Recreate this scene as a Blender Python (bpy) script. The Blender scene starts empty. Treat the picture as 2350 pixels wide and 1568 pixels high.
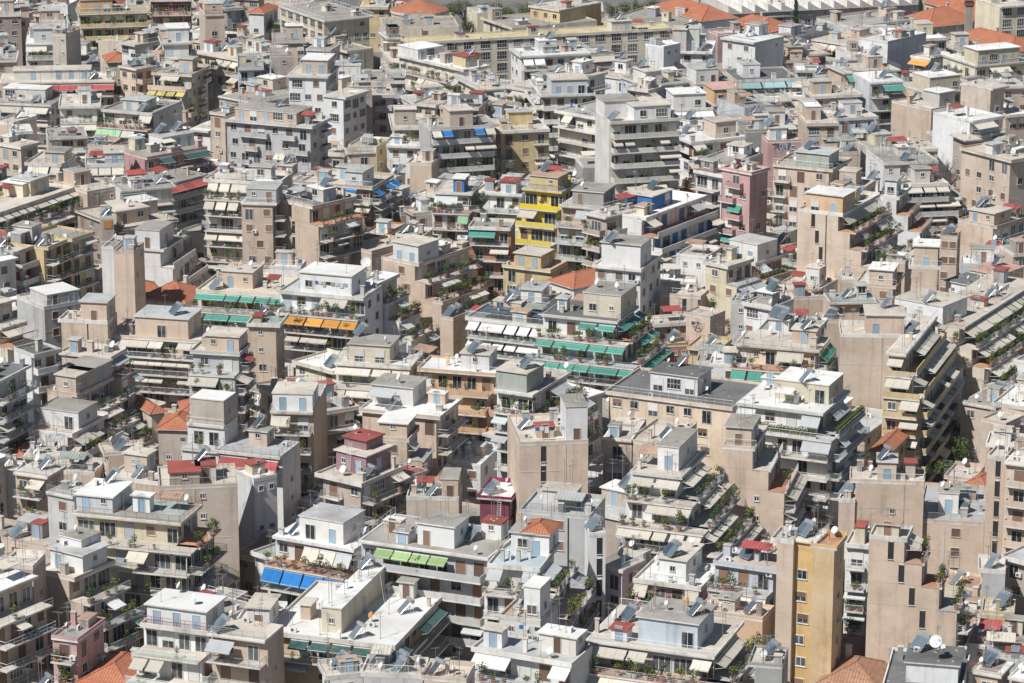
import bpy, math, random, zlib
from mathutils import Vector, Matrix
from mathutils.bvhtree import BVHTree
R = math.radians
scene = bpy.context.scene
COL = scene.collection
# ------------------------------------------------------------------ camera
CAMZ, PITCH, FPX, CX, CY = 163.0, R(16.0), 7229.0, 1175.0, 784.0   # picture measured on a 2350 x 1568 grid
cp, sp = math.cos(PITCH), math.sin(PITCH)
cam = bpy.data.objects.new('camera', bpy.data.cameras.new('camera'))
COL.objects.link(cam)
cam.location = (0, 0, CAMZ)
cam.rotation_euler = (R(90) - PITCH, 0, 0)
cam.data.sensor_width = 36.0
cam.data.lens = 36.0 * FPX / 2350.0
cam.data.clip_start, cam.data.clip_end = 5.0, 9000.0
scene.camera = cam

def unproj(x, y, z):
    """the point at height z seen at picture position x, y"""
    a, b = (x - CX) / FPX, -(y - CY) / FPX
    d = Vector((a, cp + b * sp, -sp + b * cp))
    t = (z - CAMZ) / d.z
    return Vector((d.x * t, d.y * t, z))

def proj(p):
    x, y, z = p[0], p[1], p[2] - CAMZ
    dep = y * cp - z * sp
    up = y * sp + z * cp
    return CX + FPX * x / dep, CY - FPX * up / dep, FPX / dep

# ------------------------------------------------------------------ materials
MATS = {}
def newmat(name):
    m = bpy.data.materials.new(name)
    m.use_nodes = True
    nt = m.node_tree
    return m, nt, nt.nodes['Principled BSDF']

def mixrgb(nt, blend, fac, a, b):
    n = nt.nodes.new('ShaderNodeMix'); n.data_type = 'RGBA'; n.blend_type = blend
    for sock, v in ((n.inputs[0], fac), (n.inputs[6], a), (n.inputs[7], b)):
        if isinstance(v, bpy.types.NodeSocket): nt.links.new(v, sock)
        elif isinstance(v, (int, float)): sock.default_value = v
        else: sock.default_value = (*v, 1)
    return n.outputs[2]

def noise(nt, vec, scale, detail=3, rough=.6):
    n = nt.nodes.new('ShaderNodeTexNoise')
    n.inputs['Scale'].default_value = scale; n.inputs['Detail'].default_value = detail; n.inputs['Roughness'].default_value = rough
    nt.links.new(vec, n.inputs['Vector'])
    return n.outputs['Fac']

def ramp(nt, fac, p0, p1, c0=0.0, c1=1.0):
    n = nt.nodes.new('ShaderNodeMapRange')
    n.inputs[1].default_value, n.inputs[2].default_value, n.inputs[3].default_value, n.inputs[4].default_value = p0, p1, c0, c1
    nt.links.new(fac, n.inputs[0])
    return n.outputs[0]

def coords(nt, scale=(1, 1, 1), shift=True):
    tc = nt.nodes.new('ShaderNodeTexCoord'); mp = nt.nodes.new('ShaderNodeMapping')
    mp.inputs['Scale'].default_value = scale
    nt.links.new(tc.outputs['Object'], mp.inputs['Vector'])
    oi = nt.nodes.new('ShaderNodeObjectInfo')
    if shift:
        ml = nt.nodes.new('ShaderNodeMath'); ml.operation = 'MULTIPLY'; ml.inputs[1].default_value = 173.0
        nt.links.new(oi.outputs['Random'], ml.inputs[0]); nt.links.new(ml.outputs[0], mp.inputs['Location'])
    return mp.outputs['Vector'], oi.outputs['Random']

def stucco(name, col, rough=.9, dirt=.45, tint=.10):
    """painted render: per-building tint, cloudy wear, run-off streaks and repaired patches"""
    m, nt, p = newmat(name)
    v, rnd = coords(nt); vs, _ = coords(nt, (.8, .8, .06)); vp, _ = coords(nt, (.5, .5, .9))
    c = mixrgb(nt, 'MIX', ramp(nt, rnd, 0, 1), [x * (1 - tint * 1.5) for x in col], [min(.86, x * (1 + tint * .8)) for x in col])
    fr = nt.nodes.new('ShaderNodeMath'); fr.operation = 'MULTIPLY'; fr.inputs[1].default_value = 7.31; nt.links.new(rnd, fr.inputs[0])
    f2 = nt.nodes.new('ShaderNodeMath'); f2.operation = 'FRACT'; nt.links.new(fr.outputs[0], f2.inputs[0])
    lum = sum(col) / 3
    c = mixrgb(nt, 'MIX', ramp(nt, f2.outputs[0], .35, 1, 0, .5 if tint > .05 else .1), c, (lum * 1.06, lum * .98, lum * .88))
    dirty = [x * k for x, k in zip(col, (.62, .58, .54))]
    c = mixrgb(nt, 'MIX', ramp(nt, noise(nt, v, .22, 6, .7), .42, .74, 0, dirt * 1.1), c, dirty)
    c = mixrgb(nt, 'MIX', ramp(nt, noise(nt, vs, 1.0, 4), .53, .80, 0, dirt * .95), c, [x * .5 for x in dirty])
    c = mixrgb(nt, 'MIX', ramp(nt, noise(nt, vp, .5, 2), .60, .64, 0, dirt * .35), c, [min(.82, x * 1.12 + .02) for x in col])
    c = mixrgb(nt, 'MULTIPLY', ramp(nt, noise(nt, v, 3.0, 4), .3, .7, .0, .22), c, (.7, .68, .66))
    nt.links.new(c, p.inputs['Base Color']); p.inputs['Roughness'].default_value = rough
    p.inputs['Specular IOR Level'].default_value = .2
    return m

def deck(name, col, dirt=.6):
    """roof screed and membranes: ponding stains, patches, seams"""
    m, nt, p = newmat(name)
    v, rnd = coords(nt)
    c = mixrgb(nt, 'MIX', ramp(nt, rnd, 0, 1), [x * .9 for x in col], [min(.85, x * 1.08) for x in col])
    c = mixrgb(nt, 'MIX', ramp(nt, noise(nt, v, .16, 6, .65), .44, .68, 0, dirt), c, [x * k for x, k in zip(col, (.58, .54, .49))])
    c = mixrgb(nt, 'MIX', ramp(nt, noise(nt, v, .45, 3), .62, .70, 0, dirt * .7), c, [min(.8, x * 1.25 + .03) for x in col])
    c = mixrgb(nt, 'MIX', ramp(nt, noise(nt, v, .8, 5), .66, .78, 0, dirt * .7), c, (.24, .15, .09))
    c = mixrgb(nt, 'MULTIPLY', ramp(nt, noise(nt, v, 5, 3), .3, .75, 0, .3), c, (.66, .64, .62))
    nt.links.new(c, p.inputs['Base Color']); p.inputs['Roughness'].default_value = .92
    p.inputs['Specular IOR Level'].default_value = .2
    return m

def cloth(name, col, sat=.3):
    m, nt, p = newmat(name)
    v, rnd = coords(nt); vs, _ = coords(nt, (5, .5, .5))
    c = mixrgb(nt, 'MIX', ramp(nt, rnd, 0, 1), [x * .8 for x in col], [min(.85, x * 1.12 + .01) for x in col])
    c = mixrgb(nt, 'MIX', ramp(nt, noise(nt, v, .9, 4), .5, .8, 0, .4), c, [x * .65 for x in col])
    c = mixrgb(nt, 'MULTIPLY', ramp(nt, noise(nt, vs, 1.5, 2), .45, .7, 0, sat), c, (.72, .72, .7))
    nt.links.new(c, p.inputs['Base Color']); p.inputs['Roughness'].default_value = .85
    p.inputs['Specular IOR Level'].default_value = .15
    return m

def plain(name, col, rough=.6, metal=0.0, var=.15, spec=.4):
    m, nt, p = newmat(name)
    v, rnd = coords(nt)
    c = mixrgb(nt, 'MIX', ramp(nt, rnd, 0, 1), [x * (1 - var) for x in col], [min(.9, x * (1 + var)) for x in col])
    c = mixrgb(nt, 'MULTIPLY', ramp(nt, noise(nt, v, 2.5, 3), .4, .75, 0, .35), c, (.7, .68, .66))
    nt.links.new(c, p.inputs['Base Color'])
    p.inputs['Roughness'].default_value = rough; p.inputs['Metallic'].default_value = metal; p.inputs['Specular IOR Level'].default_value = spec
    return m

WALLC = dict(W=(.74, .74, .735), w=(.66, .64, .60), c=(.68, .61, .46), b=(.62, .495, .395), t=(.49, .42, .365), g=(.36, .36, .35), l=(.53, .53, .53),
             y=(.63, .50, .28), Y=(.83, .65, .05), p=(.53, .33, .32), o=(.70, .46, .28), r=(.27, .09, .08), m=(.34, .21, .23), B=(.56, .62, .69),
             n=(.36, .30, .26), k=(.46, .21, .12), G=(.44, .48, .43), M=(.24, .03, .09), e=(.62, .565, .44), h=(.68, .56, .43), a=(.70, .475, .21), u=(.07, .21, .47))
WALLN = dict(W='white', w='off-white', c='cream', b='beige', t='taupe', g='grey', l='pale grey', y='ochre', Y='bright yellow', p='pink', o='apricot',
             r='dark red', m='mauve', B='pale blue', n='brown', k='brick red', G='grey green', M='magenta', e='pale ochre', h='peach', a='amber', u='blue')
ROOFC = dict(c=(.60, .54, .465), g=(.36, .34, .305), l=(.47, .475, .465), w=(.77, .76, .73), d=(.17, .17, .17), t=(.46, .31, .23), G=(.36, .40, .36),
             p=(.58, .38, .31), o=(.52, .27, .16), B=(.46, .53, .56), r=(.34, .095, .08), y=(.6, .5, .3))
ROOFN = dict(c='cream', g='grey', l='light grey', w='white', d='dark', t='tan', G='greenish', p='pink', o='terracotta', B='bluish', r='red', y='yellowish', T='tiled', N='old tiled')
AWNC = dict(c=(.56, .51, .43), e=(.46, .47, .47), G=(.07, .26, .205), g=(.28, .46, .26), b=(.02, .16, .42), o=(.60, .28, .06), y=(.52, .44, .12), r=(.38, .085, .08),
            n=(.05, .10, .09), B=(.28, .45, .46), l=(.27, .40, .17), w=(.74, .73, .70))
AWNN = dict(c='cream', e='grey', G='teal', g='pale green', b='blue', o='orange', y='yellow', r='red', n='dark green', B='turquoise', l='lime green', w='white')
MW = {k: stucco('stucco ' + WALLN[k], v, dirt=.6 if k not in 'YW' else .5) for k, v in WALLC.items()}
MR = {k: deck('roof deck ' + ROOFN[k], v, dirt=.75 if k != 'w' else .5) for k, v in ROOFC.items()}
MA = {k: cloth('awning cloth ' + AWNN[k], v) for k, v in AWNC.items()}

def tile_mat(name, c0, c1, c2):
    m, nt, p = newmat(name)
    uv = nt.nodes.new('ShaderNodeUVMap'); uv.uv_map = 'uv'
    sep = nt.nodes.new('ShaderNodeSeparateXYZ'); nt.links.new(uv.outputs[0], sep.inputs[0])
    def wav(sock, freq):
        a = nt.nodes.new('ShaderNodeMath'); a.operation = 'MULTIPLY'; a.inputs[1].default_value = freq; nt.links.new(sock, a.inputs[0])
        b = nt.nodes.new('ShaderNodeMath'); b.operation = 'SINE'; nt.links.new(a.outputs[0], b.inputs[0])
        return b.outputs[0]
    v, rnd = coords(nt)
    c = mixrgb(nt, 'MIX', ramp(nt, noise(nt, v, .35, 5), .35, .7), c0, c1)
    c = mixrgb(nt, 'MIX', ramp(nt, noise(nt, v, 2.2, 3), .5, .72, 0, .8), c, c2)
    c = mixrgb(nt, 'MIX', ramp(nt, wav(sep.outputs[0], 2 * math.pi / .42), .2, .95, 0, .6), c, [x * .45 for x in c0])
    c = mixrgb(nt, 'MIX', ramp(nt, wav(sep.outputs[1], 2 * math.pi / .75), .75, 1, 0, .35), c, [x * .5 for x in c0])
    nt.links.new(c, p.inputs['Base Color']); p.inputs['Roughness'].default_value = .85
    return m
M_TILE = tile_mat('clay roof tiles', (.40, .135, .07), (.48, .20, .11), (.30, .10, .06))
M_OLD = tile_mat('old clay roof tiles', (.34, .17, .10), (.44, .26, .17), (.16, .09, .06))
M_TRIM = stucco('trim white', (.70, .68, .64), dirt=.85)
M_SLAB = stucco('balcony concrete', (.58, .54, .49), dirt=.8)
def glassmat():
    m, nt, p = newmat('window glass')
    v, rnd = coords(nt)
    c = mixrgb(nt, 'MIX', ramp(nt, rnd, .55, 1), (.018, .022, .027), (.10, .11, .12))
    c = mixrgb(nt, 'MIX', ramp(nt, noise(nt, v, .8, 2), .5, .62, 0, .5), c, (.16, .16, .15))
    nt.links.new(c, p.inputs['Base Color']); p.inputs['Roughness'].default_value = .12; p.inputs['Specular IOR Level'].default_value = .5
    return m
M_GLASS = glassmat()
M_FRAME = plain('window frame white', (.58, .58, .57), .5, var=.3)
M_FDARK = plain('window frame brown', (.13, .08, .05), .6)
M_SHUT = plain('shutter brown', (.20, .12, .085), .7, var=.4)
M_SHUTG = plain('shutter grey', (.42, .45, .48), .7, var=.3)
M_SHUTW = plain('shutter white', (.64, .63, .60), .7, var=.15)
M_SHUTR = plain('shutter red', (.27, .06, .05), .7, var=.3)
M_BLUED = plain('door pale blue', (.30, .42, .52), .6)
M_RAILW = plain('rail white', (.66, .67, .67), .5)
M_RAILG = plain('rail grey', (.27, .29, .30), .5)
M_RAILN = plain('rail green', (.05, .22, .16), .5)
M_RAILR = plain('rail rust', (.30, .13, .08), .8)
def gl_panel():
    m, nt, p = newmat('balcony glass')
    p.inputs['Base Color'].default_value = (.55, .66, .62, 1); p.inputs['Roughness'].default_value = .15; p.inputs['Alpha'].default_value = .45
    return m
M_PANEL = gl_panel()
M_STEEL = plain('galvanised steel', (.50, .51, .52), .35, .7)
M_TANK = plain('tank aluminium', (.72, .73, .74), .28, .75, .08)
M_MAST = plain('antenna metal', (.30, .28, .26), .6, .3)
def solarmat():
    m, nt, p = newmat('solar collector glass')
    v, rnd = coords(nt)
    c = mixrgb(nt, 'MIX', ramp(nt, rnd, 0, 1), (.05, .075, .10), (.16, .20, .23))
    nt.links.new(c, p.inputs['Base Color']); p.inputs['Roughness'].default_value = .18
    return m
M_SOLAR = solarmat()
M_DISH = plain('dish paint', (.72, .72, .71), .5)
M_DISHO = plain('dish orange', (.62, .25, .06), .6)
M_AC = plain('casing white', (.68, .68, .66), .5)
M_DARK = plain('dark grille', (.03, .03, .032), .6)
M_POT = plain('terracotta pot', (.40, .17, .10), .85, var=.3)
M_RUST = plain('rusty metal', (.36, .17, .09), .9, var=.3)
def leafmat(name, c0, c1):
    m, nt, p = newmat(name)
    v, rnd = coords(nt)
    c = mixrgb(nt, 'MIX', ramp(nt, noise(nt, v, 2.5, 2), .35, .65), c0, c1)
    nt.links.new(c, p.inputs['Base Color']); p.inputs['Roughness'].default_value = .7; p.inputs['Specular IOR Level'].default_value = .2
    return m
M_LEAF = [leafmat('leaves mid', (.06, .11, .026), (.11, .17, .04)), leafmat('leaves yellow', (.13, .14, .03), (.22, .20, .05)), leafmat('leaves dark', (.018, .042, .018), (.045, .075, .03)), leafmat('leaves rusty', (.16, .09, .03), (.10, .10, .03))]
M_BARK = plain('bark', (.16, .125, .10), .95)
M_TWIG = plain('twigs', (.22, .18, .155), .95)

# ------------------------------------------------------------------ mesh builder
class MB:
    def __init__(self): self.v, self.f, self.m, self.mats, self.uv = [], [], [], [], {}
    def mi(self, mat):
        if mat not in self.mats: self.mats.append(mat)
        return self.mats.index(mat)
    def face(self, pts, mat, uv=None):
        n = len(self.v); self.v += [tuple(p) for p in pts]
        if uv: self.uv[len(self.f)] = uv
        self.f.append(tuple(range(n, n + len(pts)))); self.m.append(self.mi(mat))
    def box(self, x0, x1, y0, y1, z0, z1, mat, top=None, faces='-x+x-y+y-z+z'):
        n = len(self.v)
        self.v += [(x0, y0, z0), (x1, y0, z0), (x1, y1, z0), (x0, y1, z0), (x0, y0, z1), (x1, y0, z1), (x1, y1, z1), (x0, y1, z1)]
        k = self.mi(mat); kt = self.mi(top) if top else k
        for tag, q, mm in (('-x', (0, 4, 7, 3), k), ('+x', (1, 2, 6, 5), k), ('-y', (0, 1, 5, 4), k), ('+y', (2, 3, 7, 6), k), ('-z', (0, 3, 2, 1), k), ('+z', (4, 5, 6, 7), kt)):
            if tag in faces: self.f.append(tuple(n + i for i in q)); self.m.append(mm)
    def bar(self, a, b, r, mat, n=4):
        a, b = Vector(a), Vector(b); d = (b - a).normalized()
        s = d.orthogonal().normalized(); t = d.cross(s)
        i0 = len(self.v); k = self.mi(mat)
        for p in (a, b):
            for j in range(n):
                w = 2 * math.pi * (j + .5) / n
                self.v.append(tuple(p + (s * math.cos(w) + t * math.sin(w)) * r))
        for j in range(n):
            self.f.append((i0 + j, i0 + (j + 1) % n, i0 + n + (j + 1) % n, i0 + n + j)); self.m.append(k)
        self.f.append(tuple(i0 + n - 1 - j for j in range(n))); self.m.append(k)
        self.f.append(tuple(i0 + n + j for j in range(n))); self.m.append(k)
    def mesh(self, name, smooth=False):
        me = bpy.data.meshes.new(name)
        me.from_pydata(self.v, [], self.f)
        for mt in self.mats: me.materials.append(mt)
        me.polygons.foreach_set('material_index', self.m)
        if smooth: me.polygons.foreach_set('use_smooth', [True] * len(self.f))
        if self.uv:
            lay = me.uv_layers.new(name='uv')
            for fi, uvs in self.uv.items():
                for li, q in zip(me.polygons[fi].loop_indices, uvs): lay.data[li].uv = q
        me.update()
        return me

def obj(name, me, parent=None, loc=(0, 0, 0), rz=0.0, scale=None):
    o = bpy.data.objects.new(name, me); COL.objects.link(o)
    if parent is not None: o.parent = parent
    o.location = loc
    if rz: o.rotation_euler = (0, 0, rz)
    if scale: o.scale = scale
    return o
def tag(o, label, cat, group=None):
    o['label'] = label; o['category'] = cat
    if group: o['group'] = group
    return o
def empty(name, loc, rz=0.0):
    o = obj(name, None, None, loc, rz); o.empty_display_size = .3
    return o

# ------------------------------------------------------------------ shared facade parts (x along wall, -y outwards, z up from floor)
CACHE = {}
def cached(key, fn):
    if key not in CACHE: CACHE[key] = fn()
    return CACHE[key]

def opening(kind):
    def make():
        b = MB(); w, z0, z1, typ = {'win': (1.3, .95, 2.25, 'g'), 'winb': (1.25, .95, 2.25, 's'), 'wing': (1.5, .9, 2.25, 'h'), 'small': (.7, 1.3, 2.1, 'g'), 'wide': (2.3, .7, 2.45, 'g4'),
                                     'door': (1.5, .03, 2.25, 'g'), 'doorb': (1.5, .03, 2.25, 's'), 'doorg': (1.4, .03, 2.25, 'sg'), 'doorw': (1.6, .03, 2.25, 'h'), 'slide': (2.4, .03, 2.3, 'g3'), 'doorr': (1.3, .03, 2.3, 'sr'),
                                     'hut': (.95, .03, 2.1, 'sb'), 'hutn': (.95, .03, 2.1, 's'), 'school': (2.6, .8, 2.9, 'g4'), 'slot': (.6, .3, 2.7, 'd'), 'doorx': (1.5, .03, 2.25, 'sw'), 'dooru': (1.9, .03, 2.4, 'su')}[kind]
        h = w / 2; t = .055
        fm = M_FDARK if typ in ('s', 'sr') else M_FRAME
        b.box(-h - t, -h, -.09, .02, z0, z1 + t, M_TRIM if typ != 'd' else M_DARK); b.box(h, h + t, -.09, .02, z0, z1 + t, M_TRIM if typ != 'd' else M_DARK)
        b.box(-h, h, -.09, .02, z1, z1 + t, M_TRIM)
        if z0 > .2: b.box(-h - .12, h + .12, -.14, .02, z0 - .07, z0, M_TRIM)
        fill = {'s': M_SHUT, 'sg': M_SHUTG, 'sr': M_SHUTR, 'sb': M_BLUED, 'sw': M_SHUTW, 'su': MW['u'], 'd': M_DARK}.get(typ, M_GLASS)
        b.box(-h, h, -.025, .02, z0, z1, fill)
        if typ[0] == 's':
            for i in range(int((z1 - z0) / .28)):
                b.box(-h + .03, h - .03, -.04, -.025, z0 + .28 * i + .03, z0 + .28 * i + .2, fill)
        if typ[0] in 'gh':
            n = {'g': 2, 'g3': 3, 'g4': 4, 'h': 2}[typ]
            for i in range(n + 1):
                x = -h + 2 * h * i / n
                b.box(max(-h, x - .035), min(h, x + .035), -.06, -.024, z0, z1, fm)
            b.box(-h, h, -.058, -.024, z0, z0 + .09, fm); b.box(-h, h, -.058, -.024, z1 - .09, z1, fm)
            if typ == 'g4': b.box(-h, h, -.057, -.024, (z0 + z1) / 2 - .03, (z0 + z1) / 2 + .03, fm)
        if typ == 'h':                                      # roller blind half down
            b.box(-h, h, -.085, -.06, z0 + (z1 - z0) * .45, z1, M_SHUTW if kind == 'doorw' else M_SHUT)
        return b.mesh(kind)
    return cached(('op', kind), make)

def rail_into(b, a, c, style, wallm, fine):
    """a straight railing from a to c (x,y points) standing on z=0"""
    ax, ay = a; cx, cy = c; L = math.hypot(cx - ax, cy - ay)
    if L < .2: return
    dx, dy = (cx - ax) / L, (cy - ay) / L
    def P(s, z, o=0.0): return (ax + dx * s - dy * o, ay + dy * s + dx * o, z)
    if style == 'solid':
        for o0, o1 in ((-.06, .06),):
            n = len(b.v)
            b.v += [P(0, 0, o0), P(L, 0, o0), P(L, 0, o1), P(0, 0, o1), P(0, .95, o0), P(L, .95, o0), P(L, .95, o1), P(0, .95, o1)]
            for q in ((0, 4, 7, 3), (1, 2, 6, 5), (0, 1, 5, 4), (2, 3, 7, 6), (4, 5, 6, 7)): b.f.append(tuple(n + i for i in q)); b.m.append(b.mi(wallm))
        return
    mat = {'bars': M_RAILW, 'barsg': M_RAILG, 'pipes': M_RAILG, 'glass': M_RAILW, 'green': M_RAILN, 'rust': M_RAILR, 'low': M_RAILW, 'red': M_SHUTR}[style]
    b.bar(P(0, 1.0), P(L, 1.0), .032, mat)
    n = max(1, round(L / 1.6))
    for i in range(n + 1): b.bar(P(L * i / n, 0), P(L * i / n, 1.0), .026, mat)
    if style == 'glass':
        for i in range(n):
            s0, s1 = L * i / n + .06, L * (i + 1) / n - .06
            b.face([P(s0, .1), P(s1, .1), P(s1, .92), P(s0, .92)], M_PANEL)
    elif style == 'pipes':
        for z in (.25, .5, .75): b.bar(P(0, z), P(L, z), .02, mat)
    elif style == 'low':
        b.bar(P(0, .5), P(L, .5), .018, mat)
    else:
        b.bar(P(0, .1), P(L, .1), .022, mat)
        k = max(1, int(L / (.14 if fine else .26)))
        for i in range(1, k): b.bar(P(L * i / k, .1), P(L * i / k, 1.0), .011 if fine else .018, mat, 3)

def q5(x): return max(.5, round(x * 2 - .25) / 2)

def balcony_mesh(L, D): 
    def make():
        b = MB(); b.box(-L / 2, L / 2, -D, .05, -.2, -.02, M_SLAB); b.box(-L / 2 - .04, L / 2 + .04, -D - .05, -D + .16, -.14, .03, M_TRIM)
        return b.mesh('balcony')
    return cached(('bal', L, D), make)
def railU_mesh(L, D, style, wk, fine):
    def make():
        b = MB(); h = L / 2 - .06
        rail_into(b, (-h, 0), (-h, -D + .06), style, MW[wk], fine); rail_into(b, (-h, -D + .06), (h, -D + .06), style, MW[wk], fine); rail_into(b, (h, -D + .06), (h, 0), style, MW[wk], fine)
        return b.mesh('railing')
    return cached(('rU', L, D, style, wk if style == 'solid' else '', fine), make)
def rail_mesh(L, style, wk, fine):
    def make():
        b = MB(); rail_into(b, (0, 0), (L, 0), style, MW[wk], fine); return b.mesh('railing')
    return cached(('r', L, style, wk if style == 'solid' else '', fine), make)
def awning_mesh(W, out, drop, ck):
    def make():
        b = MB(); m = MA[ck]; h = W / 2; s = math.hypot(out, drop)
        n = max(1, round(W / 1.5)); sag = .05
        for i in range(n):
            x0, x1 = -h + W * i / n + .012, -h + W * (i + 1) / n - .012
            for (a0, a1) in ((0, .5), (.5, 1)):
                za = lambda a: 2.62 - drop * a - sag * math.sin(math.pi * a); ya = lambda a: -.04 - out * a
                b.face([(x0, ya(a1), za(a1)), (x1, ya(a1), za(a1)), (x1, ya(a0), za(a0)), (x0, ya(a0), za(a0))], m)
                b.face([(x0, ya(a0), za(a0) - .02), (x1, ya(a0), za(a0) - .02), (x1, ya(a1), za(a1) - .02), (x0, ya(a1), za(a1) - .02)], m)
            b.face([(x0, -.05 - out, 2.62 - drop - .22), (x1, -.05 - out, 2.62 - drop - .22), (x1, -.05 - out, 2.62 - drop), (x0, -.05 - out, 2.62 - drop)], m)
        b.box(-h, h, -.12, .0, 2.60, 2.72, M_AC)
        for x in (-h + .1, h - .1): b.bar((x, -out, 2.58 - drop), (x, -.05, 1.9 - min(.6, drop * .4)), .025, M_RAILW)
        b.bar((-h, -.04 - out, 2.61 - drop), (h, -.04 - out, 2.61 - drop), .03, M_RAILW)
        return b.mesh('awning')
    return cached(('aw', W, out, drop, ck), make)
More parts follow.
